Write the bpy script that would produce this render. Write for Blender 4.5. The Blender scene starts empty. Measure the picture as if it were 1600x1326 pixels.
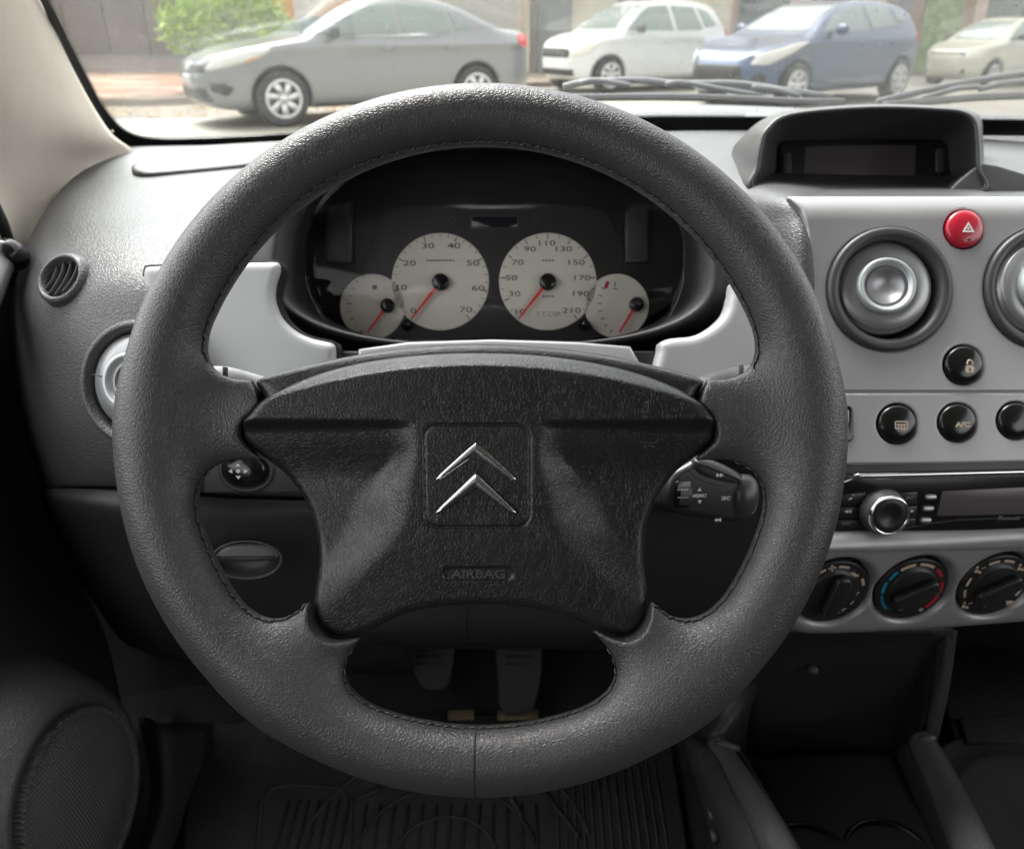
import bpy, math, random
import numpy as np
from mathutils import Vector, Matrix
random.seed(7); RNG = np.random.RandomState(7)
SC = bpy.context.scene; COL = SC.collection
R_ = math.radians
# ---------------------------------------------------------------- camera
F_PX = 1250.0; CX, CY = 800.0, 663.0
PITCH = 26.57
CAM = np.array([0., 0., 1.15])
cp, sp = math.cos(R_(PITCH)), math.sin(R_(PITCH))
FWD = np.array([0, cp, -sp]); RGT = np.array([1., 0, 0]); UPV = np.array([0, sp, cp])
cd = bpy.data.cameras.new('camera'); cam = bpy.data.objects.new('camera', cd); COL.objects.link(cam)
cam.location = CAM; cam.rotation_euler = (R_(90 - PITCH), 0, 0)
cd.sensor_width = 36; cd.lens = 36 * F_PX / 1600; cd.clip_start = 0.02; cd.clip_end = 2000
cd.dof.use_dof = True; cd.dof.focus_distance = 0.44; cd.dof.aperture_fstop = 11.5
SC.camera = cam
# ---------------------------------------------------------------- light
SUN_EL, SUN_AZ = 60, -35
w = bpy.data.worlds.new("World"); SC.world = w; w.use_nodes = True
nt = w.node_tree; bg = nt.nodes['Background']
sky = nt.nodes.new('ShaderNodeTexSky'); sky.sky_type = 'NISHITA'; sky.sun_disc = False
sky.sun_elevation = R_(SUN_EL); sky.sun_rotation = R_(SUN_AZ); sky.dust_density = 4; sky.air_density = 1.0; sky.ozone_density = 0.4
hs = nt.nodes.new('ShaderNodeHueSaturation'); hs.inputs['Saturation'].default_value = 0.06   # overcast: the blue is veiled by cloud
nt.links.new(sky.outputs[0], hs.inputs['Color']); nt.links.new(hs.outputs[0], bg.inputs[0]); bg.inputs[1].default_value = 0.15
sl = bpy.data.lights.new('sun', 'SUN'); sl.energy = .9; sl.angle = R_(30); sl.color = (1, .96, .9)
so = bpy.data.objects.new('sun', sl); COL.objects.link(so)
sd = Vector((math.sin(R_(SUN_AZ)) * math.cos(R_(SUN_EL)), math.cos(R_(SUN_AZ)) * math.cos(R_(SUN_EL)), math.sin(R_(SUN_EL))))
so.rotation_euler = sd.to_track_quat('Z', 'Y').to_euler()
SC.view_settings.view_transform = 'Standard'; SC.view_settings.look = 'None'
SC.view_settings.exposure = 2.4; SC.view_settings.gamma = 1
# ---------------------------------------------------------------- coordinates
def V(px, py, d): return CAM + d * (FWD + (px - CX) / F_PX * RGT - (py - CY) / F_PX * UPV)
def ray(px, py):
    r = FWD + (px - CX) / F_PX * RGT - (py - CY) / F_PX * UPV
    return r
def onz(px, py, z):
    r = ray(px, py); return CAM + r * ((z - CAM[2]) / r[2])
def ony(px, py, y):
    r = ray(px, py); return CAM + r * ((y - CAM[1]) / r[1])
class Frame:
    """a plane in the car: origin, axes U V W (W toward the driver) and a unit (metres per step)"""
    def __init__(s, o, U, Vv, unit, c=(0, 0)):
        s.o = np.array(o, float); s.U = np.array(U, float) / np.linalg.norm(U)
        s.V = np.array(Vv, float); s.V -= s.U * s.V.dot(s.U); s.V /= np.linalg.norm(s.V)
        s.W = np.cross(s.U, s.V); s.unit = unit
    def P(s, pts):
        a = np.atleast_2d(np.array(pts, float))
        return s.o + s.unit * (a[:, :1] * s.U + a[:, 1:2] * s.V + a[:, 2:3] * s.W)
    def L(s, px, py, w=0):
        r = ray(px, py); o = s.o + s.W * w * s.unit
        t = (o - CAM).dot(s.W) / r.dot(s.W); p = CAM + r * t - o
        return p.dot(s.U) / s.unit, p.dot(s.V) / s.unit
    def at(s, u, v, w=0): return Frame(s.P([(u, v, w)])[0], s.U, s.V, s.unit)
    def atpx(s, px, py, w=0):
        u, v = s.L(px, py, w); return s.at(u, v, w)
    def scaled(s, k): return Frame(s.o, s.U, s.V, s.unit * k)
def camframe(px, py, d, tilt=0, yaw=0):
    """tilt>0: top leans away from the driver; yaw>0: right side leans away"""
    U = RGT * math.cos(R_(yaw)) + FWD * math.sin(R_(yaw))
    Vv = UPV * math.cos(R_(tilt)) + FWD * math.sin(R_(tilt))
    return Frame(V(px, py, d), U, Vv, d / F_PX)
def mm(fr, x): return x / 1000 / fr.unit
# ---------------------------------------------------------------- objects
ROOT = {}
def tag(o, label=None, cat=None, group=None, kind=None):
    if label: o['label'] = label
    if cat: o['category'] = cat
    if group: o['group'] = group
    if kind: o['kind'] = kind
    return o
def thing(name, label, cat, loc, group=None, rotz=0):
    o = bpy.data.objects.new(name, None); COL.objects.link(o); o.location = Vector(loc); o.rotation_euler = (0, 0, rotz)
    o.empty_display_size = .05; ROOT[o] = np.array(loc, float); return tag(o, label, cat, group)
def mesh(name, verts, faces, mat, parent=None, smooth=True, label=None, kind=None, local=False, cat=None, group=None, auto=None):
    v = np.array(verts, float)
    loc = None
    if parent is not None:
        if not local: v = v - ROOT[parent]
    elif not local:
        loc = v.mean(0); loc[2] = v[:, 2].min(); v = v - loc
    me = bpy.data.meshes.new(name)
    if isinstance(faces, np.ndarray): faces = faces.tolist()
    me.from_pydata(v.tolist(), [], faces); me.update()
    me.materials.append(mat)
    if smooth: me.shade_smooth()
    if auto: 
        try: me.set_sharp_from_angle(angle=R_(auto))
        except Exception: pass
    o = bpy.data.objects.new(name, me); COL.objects.link(o)
    if parent is not None: o.parent = parent; ROOT[o] = ROOT[parent]
    elif loc is not None: o.location = Vector(loc); ROOT[o] = loc
    return tag(o, label, cat, group, kind)
def inst(name, me, parent, M, label=None):
    o = bpy.data.objects.new(name, me); COL.objects.link(o); o.parent = parent
    M = M.copy(); M.translation = M.translation - Vector(ROOT[parent]); o.matrix_local = M
    if label: o['label'] = label
    return o
# ---------------------------------------------------------------- materials
def mat(name, col, rough=.5, metal=0, bump=None, var=0, vscale=30, spec=.5, emit=None, trans=0, coat=0, sheen=0, rvar=0, aniso=0):
    m = bpy.data.materials.new(name); m.use_nodes = True; n = m.node_tree; b = n.nodes['Principled BSDF']
    b.inputs['Base Color'].default_value = (*col, 1); b.inputs['Roughness'].default_value = rough; b.inputs['Metallic'].default_value = metal
    b.inputs['Specular IOR Level'].default_value = spec; b.inputs['Coat Weight'].default_value = coat; b.inputs['Coat Roughness'].default_value = .08
    tc = n.nodes.new('ShaderNodeTexCoord')
    if var or rvar:
        no = n.nodes.new('ShaderNodeTexNoise'); no.inputs['Scale'].default_value = vscale; no.inputs['Detail'].default_value = 6; no.inputs['Roughness'].default_value = .65
        n.links.new(tc.outputs['Object'], no.inputs['Vector'])
        if var:
            cr = n.nodes.new('ShaderNodeMapRange'); cr.inputs[1].default_value = .3; cr.inputs[2].default_value = .7; cr.inputs[3].default_value = 1 - var; cr.inputs[4].default_value = 1 + var
            mx = n.nodes.new('ShaderNodeVectorMath'); mx.operation = 'SCALE'; mx.inputs[0].default_value = col
            n.links.new(no.outputs[0], cr.inputs[0]); n.links.new(cr.outputs[0], mx.inputs['Scale']); n.links.new(mx.outputs[0], b.inputs['Base Color'])
        if rvar:
            c2 = n.nodes.new('ShaderNodeMapRange'); c2.inputs[1].default_value = .3; c2.inputs[2].default_value = .7; c2.inputs[3].default_value = rough - rvar; c2.inputs[4].default_value = rough + rvar
            n.links.new(no.outputs[0], c2.inputs[0]); n.links.new(c2.outputs[0], b.inputs['Roughness'])
    if bump:
        kind, sc, dist = bump[:3]; stren = bump[3] if len(bump) > 3 else 1
        bp = n.nodes.new('ShaderNodeBump'); bp.inputs['Distance'].default_value = dist; bp.inputs['Strength'].default_value = stren
        if kind in ('leather', 'crackle'):
            nz = n.nodes.new('ShaderNodeTexNoise'); nz.inputs['Scale'].default_value = sc * .35; nz.inputs['Detail'].default_value = 2
            n.links.new(tc.outputs['Object'], nz.inputs['Vector'])
            sb = n.nodes.new('ShaderNodeVectorMath'); sb.operation = 'SUBTRACT'; sb.inputs[1].default_value = (.5, .5, .5); n.links.new(nz.outputs['Color'], sb.inputs[0])
            ss = n.nodes.new('ShaderNodeVectorMath'); ss.operation = 'SCALE'; ss.inputs['Scale'].default_value = (1.5 if kind == 'leather' else 3.5) / sc; n.links.new(sb.outputs[0], ss.inputs[0])
            ad = n.nodes.new('ShaderNodeVectorMath'); ad.operation = 'ADD'; n.links.new(tc.outputs['Object'], ad.inputs[0]); n.links.new(ss.outputs[0], ad.inputs[1])
            vo = n.nodes.new('ShaderNodeTexVoronoi'); vo.feature = 'DISTANCE_TO_EDGE'; vo.inputs['Scale'].default_value = sc; n.links.new(ad.outputs[0], vo.inputs['Vector'])
            mr = n.nodes.new('ShaderNodeMapRange'); mr.interpolation_type = 'SMOOTHSTEP'; mr.inputs[1].default_value = 0; mr.inputs[2].default_value = .28 if kind == 'leather' else .16
            n.links.new(vo.outputs['Distance'], mr.inputs[0])
            n2 = n.nodes.new('ShaderNodeTexNoise'); n2.inputs['Scale'].default_value = sc * 1.3; n2.inputs['Detail'].default_value = 3; n.links.new(tc.outputs['Object'], n2.inputs['Vector'])
            am = n.nodes.new('ShaderNodeMath'); am.operation = 'MULTIPLY_ADD'; am.inputs[1].default_value = .35 if kind == 'leather' else .8
            n.links.new(n2.outputs[0], am.inputs[0]); n.links.new(mr.outputs[0], am.inputs[2]); n.links.new(am.outputs[0], bp.inputs['Height'])
        else:
            nz = n.nodes.new('ShaderNodeTexNoise'); nz.inputs['Scale'].default_value = sc; nz.inputs['Detail'].default_value = 3; nz.inputs['Roughness'].default_value = .6
            n.links.new(tc.outputs['Object'], nz.inputs['Vector']); n.links.new(nz.outputs[0], bp.inputs['Height'])
        n.links.new(bp.outputs[0], b.inputs['Normal'])
    if emit: b.inputs['Emission Color'].default_value = (*emit[0], 1); b.inputs['Emission Strength'].default_value = emit[1]
    return m
def thin_glass(name, tint, refl=1.0, rough=.0, dust=0.0):
    m = bpy.data.materials.new(name); m.use_nodes = True; n = m.node_tree; n.nodes.clear()
    out = n.nodes.new('ShaderNodeOutputMaterial'); tr = n.nodes.new('ShaderNodeBsdfTransparent'); tr.inputs[0].default_value = (*tint, 1)
    gl = n.nodes.new('ShaderNodeBsdfGlossy'); gl.inputs['Roughness'].default_value = rough
    fr = n.nodes.new('ShaderNodeFresnel'); fr.inputs[0].default_value = 1.45
    mu = n.nodes.new('ShaderNodeMath'); mu.operation = 'MULTIPLY'; mu.inputs[1].default_value = refl
    mx = n.nodes.new('ShaderNodeMixShader'); n.links.new(fr.outputs[0], mu.inputs[0]); n.links.new(mu.outputs[0], mx.inputs[0])
    n.links.new(tr.outputs[0], mx.inputs[1]); n.links.new(gl.outputs[0], mx.inputs[2])
    last = mx
    if dust:
        df = n.nodes.new('ShaderNodeBsdfDiffuse'); df.inputs[0].default_value = (.6, .58, .55, 1)
        tc = n.nodes.new('ShaderNodeTexCoord'); vo = n.nodes.new('ShaderNodeTexNoise'); vo.inputs['Scale'].default_value = 260; vo.inputs['Detail'].default_value = 2
        n.links.new(tc.outputs['Object'], vo.inputs['Vector'])
        mr = n.nodes.new('ShaderNodeMapRange'); mr.inputs[1].default_value = .62; mr.inputs[2].default_value = .75; mr.inputs[3].default_value = dust; mr.inputs[4].default_value = dust * 3
        n.links.new(vo.outputs[0], mr.inputs[0]); m2 = n.nodes.new('ShaderNodeMixShader')
        v2 = n.nodes.new('ShaderNodeTexVoronoi'); v2.inputs['Scale'].default_value = 75; n.links.new(tc.outputs['Object'], v2.inputs['Vector'])
        m3 = n.nodes.new('ShaderNodeMapRange'); m3.inputs[1].default_value = .05; m3.inputs[2].default_value = .10; m3.inputs[3].default_value = .55; m3.inputs[4].default_value = 0; n.links.new(v2.outputs['Distance'], m3.inputs[0])
        mm_ = n.nodes.new('ShaderNodeMath'); mm_.operation = 'MAXIMUM'; n.links.new(mr.outputs[0], mm_.inputs[0]); n.links.new(m3.outputs[0], mm_.inputs[1]); n.links.new(mm_.outputs[0], m2.inputs[0])
        n.links.new(mx.outputs[0], m2.inputs[1]); n.links.new(df.outputs[0], m2.inputs[2]); last = m2
    n.links.new(last.outputs[0], out.inputs[0]); return m
M = {}
M['leather'] = mat('black_leather', (.046, .0452, .0458), .39, bump=('leather', 560, .00014, .9), rvar=.05, vscale=60)
M['cover'] = mat('airbag_plastic', (.014, .014, .014), .34, bump=('crackle', 450, .00008, .9), rvar=.08, vscale=40)
M['thread'] = mat('black_thread', (.045, .043, .042), .45)
M['hole'] = mat('dark_gap', (.006, .006, .006), .9)
M['chrome'] = mat('satin_chrome', (.62, .62, .63), .22, 1)
M['chrome2'] = mat('bright_chrome', (.75, .75, .74), .12, 1)
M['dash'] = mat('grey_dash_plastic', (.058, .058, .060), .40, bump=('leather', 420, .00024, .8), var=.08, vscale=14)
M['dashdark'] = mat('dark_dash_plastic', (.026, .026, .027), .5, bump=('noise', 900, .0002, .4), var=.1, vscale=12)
M['smooth'] = mat('smooth_dark_plastic', (.046, .046, .048), .42, bump=('noise', 1500, .0001, .3))
M['black'] = mat('black_plastic', (.012, .012, .012), .4)
M['gloss'] = mat('gloss_black', (.008, .008, .008), .18)
M['silver'] = mat('silver_paint', (.32, .316, .32), .38, .35, bump=('noise', 3000, .00004, .3), var=.035, vscale=14, rvar=.07)
M['silver2'] = mat('light_grey_plastic', (.34, .345, .35), .42, .1, var=.04, vscale=12, rvar=.07)
M['ballsilver'] = mat('vent_silver', (.31, .315, .32), .34, .5)
M['ventring'] = mat('vent_ring', (.46, .49, .50), .34, .35)
M['dish'] = mat('knob_dish_silver', (.30, .30, .31), .38, .6)
M['stalk'] = mat('stalk_black', (.018, .018, .018), .36)
M['beige'] = mat('beige_trim', (.55, .49, .42), .75, bump=('leather', 480, .00012, .5), var=.04, vscale=25)
M['headliner'] = mat('grey_headliner', (.22, .21, .20), .9)
M['rubber'] = mat('black_rubber', (.02, .02, .02), .7)
M['carpet'] = mat('black_carpet', (.022, .020, .019), .95, bump=('noise', 400, .002, .6), var=.3, vscale=60)
M['mat'] = mat('floor_mat_rubber', (.028, .026, .025), .75, var=.3, vscale=20, bump=('noise', 200, .0008, .4))
M['red'] = mat('red_button', (.42, .012, .03), .3, coat=.4)
M['white'] = mat('white_print', (.75, .74, .7), .5)
M['cream'] = mat('cream_print', (.50, .40, .31), .5)
M['blueprint'] = mat('blue_print', (.0, .22, .32), .5)
M['redprint'] = mat('red_print', (.42, .01, .03), .5)
M['dial'] = mat('dial_face', (.74, .70, .63), .6, var=.03, vscale=40)
M['dialink'] = mat('dial_ink', (.07, .06, .055), .6)
M['needle'] = mat('red_needle', (.75, .03, .025), .4)
M['screen'] = mat('display_screen', (.10, .085, .088), .25)
M['lcd'] = mat('small_lcd', (.004, .006, .016), .15)
M['greybtn'] = mat('radio_silver', (.5, .5, .5), .3, .6)
M['lens'] = thin_glass('cluster_lens', (.95, .95, .95), .28, .06)
M['windglass'] = thin_glass('windscreen_glass', (.95, .97, .96), .5, 0, dust=.042)
M['frit'] = mat('frit_black', (.004, .004, .004), .35)
M['wiper'] = mat('wiper_grey', (.13, .13, .135), .45)
# ---------------------------------------------------------------- geometry helpers
def cr_eval(P, n, closed=False):
    """Catmull-Rom through control points (k,3)->(m,3)"""
    P = np.array(P, float); k = len(P); out = []
    segs = k if closed else k - 1
    g = (lambda i: P[i % k]) if closed else (lambda i: P[i] if 0 <= i < k else (2 * P[0] - P[1] if i < 0 else 2 * P[-1] - P[-2]))
    for i in range(segs):
        p0, p1, p2, p3 = g(i - 1), g(i), g(i + 1), g(i + 2)
        for j in range(n):
            t = j / n
            out.append(.5 * ((2 * p1) + (-p0 + p2) * t + (2 * p0 - 5 * p1 + 4 * p2 - p3) * t * t + (-p0 + 3 * p1 - 3 * p2 + p3) * t ** 3))
    if not closed: out.append(P[-1])
    return np.array(out)
def patch(rows, nu=6, nv=6, thick=.006, back=None):
    """rows of world points -> smooth sheet with real thickness (pushed away from camera)"""
    R1 = [cr_eval(r, nu) for r in rows]; A = np.array(R1)
    cols = [cr_eval(A[:, j], nv) for j in range(A.shape[1])]
    G = np.array(cols).transpose(1, 0, 2); nr, nc = G.shape[:2]
    du = np.gradient(G, axis=1); dv = np.gradient(G, axis=0); N = np.cross(du, dv); N /= np.linalg.norm(N, axis=2, keepdims=True) + 1e-12
    s = np.sign(((CAM - G) * N).sum(2).mean()); N *= s
    B = G - N * thick
    v = np.concatenate([G.reshape(-1, 3), B.reshape(-1, 3)]); o = nr * nc; f = []
    for i in range(nr - 1):
        for j in range(nc - 1):
            a, b, c, d = i * nc + j, i * nc + j + 1, (i + 1) * nc + j + 1, (i + 1) * nc + j
            q = [a, d, c, b] if s > 0 else [a, b, c, d]
            q = [a, b, c, d] if s > 0 else [a, d, c, b]
            f.append(q); f.append([x + o for x in q[::-1]])
    bd = [j for j in range(nc)] + [i * nc + nc - 1 for i in range(1, nr)] + [(nr - 1) * nc + j for j in range(nc - 2, -1, -1)] + [i * nc for i in range(nr - 2, 0, -1)]
    for i in range(len(bd)):
        a, b = bd[i], bd[(i + 1) % len(bd)]
        f.append([b, a, a + o, b + o] if s > 0 else [a, b, b + o, a + o])
    return v, f
def pxrows(rows): return [[V(*p) for p in r] for r in rows]
def resample(P, n, closed=True):
    P = np.array(P, float)
    Q = np.vstack([P, P[:1]]) if closed else P
    d = np.r_[0, np.cumsum(np.linalg.norm(np.diff(Q, axis=0), axis=1))]
    t = np.linspace(0, d[-1], n + 1)[:-1] if closed else np.linspace(0, d[-1], n)
    return np.stack([np.interp(t, d, Q[:, k]) for k in range(Q.shape[1])], 1)
def loft(loops, cap0=False, cap1=False, flip=False):
    n = len(loops[0]); v = np.concatenate([np.array(l, float) for l in loops]); f = []
    for i in range(len(loops) - 1):
        for j in range(n):
            a, b, c, d = i * n + j, i * n + (j + 1) % n, (i + 1) * n + (j + 1) % n, (i + 1) * n + j
            f.append([a, b, c, d] if not flip else [a, d, c, b])
    if cap0: f.append(list(range(n))[::(1 if flip else -1)])
    if cap1: f.append([(len(loops) - 1) * n + j for j in range(n)][::(-1 if flip else 1)])
    return v, f
def lathe(fr, prof, seg=48, cap0=False, cap1=False, sx=1, sy=1, rot=0):
    loops = []
    for r, w_ in prof:
        a = np.arange(seg) / seg * 2 * np.pi
        loops.append(fr.P(np.stack([np.cos(a + rot) * r * sx, np.sin(a + rot) * r * sy, np.full(seg, w_)], 1)))
    return loft(loops, cap0, cap1)
def sdplate(fr, out, w0, w1, k=12, h=2.6, crown=0.0):
    P = resample(np.array(out, float), 110); lo = P.min(0) - 14; hi = P.max(0) + 14; c = P.mean(0)
    G = Grid2(lo, hi, 2.0, lambda X, Y: sd_poly(P, X, Y))
    fn = lambda x, y, z: np.maximum(smax(G(x + 0 * z, y + 0 * z), z - w1 + crown * ((x - c[0]) ** 2), k), w0 - z)
    v, f = solid(fn, (lo[0], lo[1], w0 - 6), (hi[0], hi[1], w1 + 7), h, 2); return fr.P(v), f
def join(parts):
    vs, fs, o = [], [], 0
    for v, f in parts:
        vs.append(np.array(v)); fs += [[i + o for i in q] for q in f]; o += len(v)
    return np.concatenate(vs), fs
def rrect(cx, cy, wd, ht, r, n=5, power=None):
    pts = []
    for (sx, sy, a0) in ((1, 1, 0), (-1, 1, 90), (-1, -1, 180), (1, -1, 270)):
        for i in range(n + 1):
            a = R_(a0 + 90 * i / n); pts.append((cx + sx * (wd / 2 - r) + r * math.cos(a), cy + sy * (ht / 2 - r) + r * math.sin(a)))
    return np.array(pts)
def inset(P, d):
    """inset a ccw/cw polygon by d"""
    P = np.array(P, float); n = len(P); a = np.roll(P, 1, 0); b = np.roll(P, -1, 0)
    area = .5 * np.sum(P[:, 0] * b[:, 1] - b[:, 0] * P[:, 1]); s = np.sign(area)
    e1 = P - a; e2 = b - P; e1 /= np.linalg.norm(e1, axis=1, keepdims=True) + 1e-9; e2 /= np.linalg.norm(e2, axis=1, keepdims=True) + 1e-9
    n1 = np.stack([-e1[:, 1], e1[:, 0]], 1); n2 = np.stack([-e2[:, 1], e2[:, 0]], 1); m = n1 + n2; m /= np.maximum((m * n1).sum(1, keepdims=True), .35)
    return P + s * m * d
def plate(fr, out, w0, w1, bev=2, nb=3):
    """prism of local outline from w0 up to w1, rounded front edge"""
    P = np.array(out, float)
    b = np.roll(P, -1, 0)
    if .5 * np.sum(P[:, 0] * b[:, 1] - b[:, 0] * P[:, 1]) < 0: P = P[::-1]
    L = lambda Q, w_: fr.P(np.c_[Q, np.full(len(Q), w_)])
    loops = [L(P, w0)]
    for i in range(nb + 1):
        a = math.pi / 2 * i / nb
        loops.append(L(inset(P, bev * (1 - math.cos(a))), w1 - bev + bev * math.sin(a)))
    return loft(loops, True, True)
def pxo(fr, pts, w=0, n=0, smooth=0):
    """outline given where it is seen -> local outline on the plane"""
    P = np.array([fr.L(x, y, w) for x, y in pts])
    if smooth: P = cr_eval(np.c_[P, np.zeros(len(P))], smooth, True)[:, :2]
    if n: P = resample(P, n)
    return P
def tube(pts, r, seg=8, caps=True, taper=None):
    P = np.array(pts, float); n = len(P); T = np.gradient(P, axis=0); T /= np.linalg.norm(T, axis=1, keepdims=True) + 1e-12
    ref = np.array([0.1, 0.2, 1.]); loops = []
    for i in range(n):
        t = T[i]; a = np.cross(t, ref); 
        if np.linalg.norm(a) < .1: a = np.cross(t, [1, 0, 0])
        a /= np.linalg.norm(a); b = np.cross(t, a); rr = r if taper is None else r * taper[i]
        ang = np.arange(seg) / seg * 2 * np.pi
        loops.append(P[i] + rr * (np.cos(ang)[:, None] * a + np.sin(ang)[:, None] * b))
    return loft(loops, caps, caps)
def box(c, U, Vv, W, a, b, d):
    c = np.array(c, float); v = [c + sx * a / 2 * U + sy * b / 2 * Vv + sz * d / 2 * W for sx in (-1, 1) for sy in (-1, 1) for sz in (-1, 1)]
    f = [[0, 1, 3, 2], [4, 6, 7, 5], [0, 4, 5, 1], [2, 3, 7, 6], [0, 2, 6, 4], [1, 5, 7, 3]]
    return np.array(v), f
def fbox(fr, u, v, w_, a, b, d, rot=0):
    U = fr.U * math.cos(rot) + fr.V * math.sin(rot); Vv = -fr.U * math.sin(rot) + fr.V * math.cos(rot)
    return box(fr.P([(u, v, w_)])[0], U, Vv, fr.W, a * fr.unit, b * fr.unit, d * fr.unit)
def abox(x0, x1, y0, y1, z0, z1): return box(((x0 + x1) / 2, (y0 + y1) / 2, (z0 + z1) / 2), np.array([1., 0, 0]), np.array([0, 1., 0]), np.array([0, 0, 1.]), x1 - x0, y1 - y0, z1 - z0)
_tc = {}
def textgeo(s, bold=0):
    if (s, bold) not in _tc:
        c = bpy.data.curves.new('t', 'FONT'); c.body = s; c.size = 1; c.extrude = .05; c.align_x = 'CENTER'; c.align_y = 'CENTER'; c.resolution_u = 3; c.offset = bold
        o = bpy.data.objects.new('t', c); COL.objects.link(o); dg = bpy.context.evaluated_depsgraph_get(); me = bpy.data.meshes.new_from_object(o.evaluated_get(dg))
        v = np.array([x.co[:] for x in me.vertices]); f = [list(p.vertices) for p in me.polygons]
        bpy.data.objects.remove(o); bpy.data.meshes.remove(me)
        if len(v): v[:, :2] -= (v[:, :2].max(0) + v[:, :2].min(0)) / 2
        _tc[(s, bold)] = (v, f)
    return _tc[(s, bold)]
def text(fr, u, v, s, size, w_=0, sx=1.0, rot=0, thick=.6, bold=0.0, skew=0):
    """flat print / raised lettering; size = cap height in local units"""
    g, f = textgeo(s, bold); g = g.copy(); k = size / .7
    x = g[:, 0] * k * sx + g[:, 1] * k * skew; y = g[:, 1] * k; z = g[:, 2] / .05 * thick / 2 + w_ + thick / 2
    c, sn = math.cos(rot), math.sin(rot)
    return fr.P(np.stack([u + x * c - y * sn, v + x * sn + y * c, z], 1)), f
def poly(fr, pts, w_, thick=.6):
    P = np.array(pts, float)
    b = np.roll(P, -1, 0)
    if np.sum(P[:, 0] * b[:, 1] - b[:, 0] * P[:, 1]) < 0: P = P[::-1]
    L = lambda z: fr.P(np.c_[P, np.full(len(P), z)])
    return loft([L(w_), L(w_ + thick)], True, True)
# ---------------------------------------------------------------- implicit solids
def surface_nets(Fv, o, h):
    S = Fv < 0; n = S.shape
    cnt = np.zeros(tuple(k - 1 for k in n), np.int8)
    for i in (0, 1):
        for j in (0, 1):
            for k in (0, 1): cnt += S[i:n[0] - 1 + i, j:n[1] - 1 + j, k:n[2] - 1 + k]
    act = (cnt > 0) & (cnt < 8); I = np.argwhere(act); vid = -np.ones(act.shape, np.int64); vid[act] = np.arange(len(I))
    pos = np.zeros((len(I), 3)); c = np.zeros(len(I))
    cor = [(i, j, k) for i in (0, 1) for j in (0, 1) for k in (0, 1)]
    val = {q: Fv[I[:, 0] + q[0], I[:, 1] + q[1], I[:, 2] + q[2]] for q in cor}
    for a in cor:
        for ax in range(3):
            if a[ax]: continue
            b = list(a); b[ax] = 1; b = tuple(b); fa, fb = val[a], val[b]; m = (fa < 0) != (fb < 0)
            t = np.where(m, fa / np.where(m, fa - fb, 1), 0); p = np.array(a, float) + np.zeros((len(I), 3)); p[:, ax] += t
            pos += p * m[:, None]; c += m
    Vt = (I + pos / c[:, None]) * h + np.array(o); Fc = []
    for ax in range(3):
        b, c_ = (ax + 1) % 3, (ax + 2) % 3
        sl0 = [slice(None)] * 3; sl1 = [slice(None)] * 3; sl0[ax] = slice(0, -1); sl1[ax] = slice(1, None)
        D = S[tuple(sl0)] != S[tuple(sl1)]; E = np.argwhere(D)
        E = E[(E[:, b] > 0) & (E[:, c_] > 0) & (E[:, b] < n[b] - 1) & (E[:, c_] < n[c_] - 1)]
        ob = np.zeros(3, int); ob[b] = 1; oc = np.zeros(3, int); oc[c_] = 1
        q = [vid[tuple((E - s1 * ob - s2 * oc).T)] for s1, s2 in ((0, 0), (1, 0), (1, 1), (0, 1))]
        Q = np.stack(q, 1); ins = S[tuple(E.T)]; Q[~ins] = Q[~ins][:, ::-1]; Fc.append(Q)
    Fc = np.concatenate(Fc); Fc = Fc[(Fc >= 0).all(1)]
    return Vt, Fc
def solid(f, lo, hi, h, proj=3, keep=None):
    ax = [np.arange(lo[i], hi[i] + h, h) for i in range(3)]
    X, Y, Z = np.meshgrid(*ax, indexing='ij', sparse=True)
    Fv = np.asarray(f(X, Y, Z), np.float32) + np.zeros((len(ax[0]), len(ax[1]), len(ax[2])), np.float32)
    Vt, Fc = surface_nets(Fv, lo, h)
    e = h * .25
    for _ in range(proj):
        x, y, z = Vt.T; v0 = f(x, y, z)
        g = np.stack([f(x + e, y, z) - f(x - e, y, z), f(x, y + e, z) - f(x, y - e, z), f(x, y, z + e) - f(x, y, z - e)], 1) / (2 * e)
        st = (v0 / np.maximum((g ** 2).sum(1), .15))[:, None] * g
        l = np.linalg.norm(st, axis=1, keepdims=True); st *= np.minimum(1, h * .5 / np.maximum(l, 1e-9)); Vt = Vt - st
    if keep is not None:
        m = keep(Vt)[Fc].all(1); Fc = Fc[m]; used = np.unique(Fc); mp = -np.ones(len(Vt), int); mp[used] = np.arange(len(used)); Vt = Vt[used]; Fc = mp[Fc]
    return Vt, Fc
def smin(a, b, k):
    hh = np.maximum(k - np.abs(a - b), 0) / k; return np.minimum(a, b) - hh * hh * k * .25
def smax(a, b, k): return -smin(-a, -b, k)
def sd_poly(P, X, Y):
    X, Y = np.broadcast_arrays(X, Y); d = np.full(X.shape, 1e18); s = np.ones(X.shape); n = len(P)
    for i in range(n):
        ax_, ay = P[i]; bx, by = P[i - 1]; ex, ey = bx - ax_, by - ay; wx, wy = X - ax_, Y - ay
        t = np.clip((wx * ex + wy * ey) / (ex * ex + ey * ey + 1e-12), 0, 1); dx, dy = wx - ex * t, wy - ey * t; d = np.minimum(d, dx * dx + dy * dy)
        c1 = Y >= ay; c2 = Y < by; c3 = ex * wy > ey * wx; s = np.where((c1 & c2 & c3) | (~c1 & ~c2 & ~c3), -s, s)
    return s * np.sqrt(d)
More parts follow.
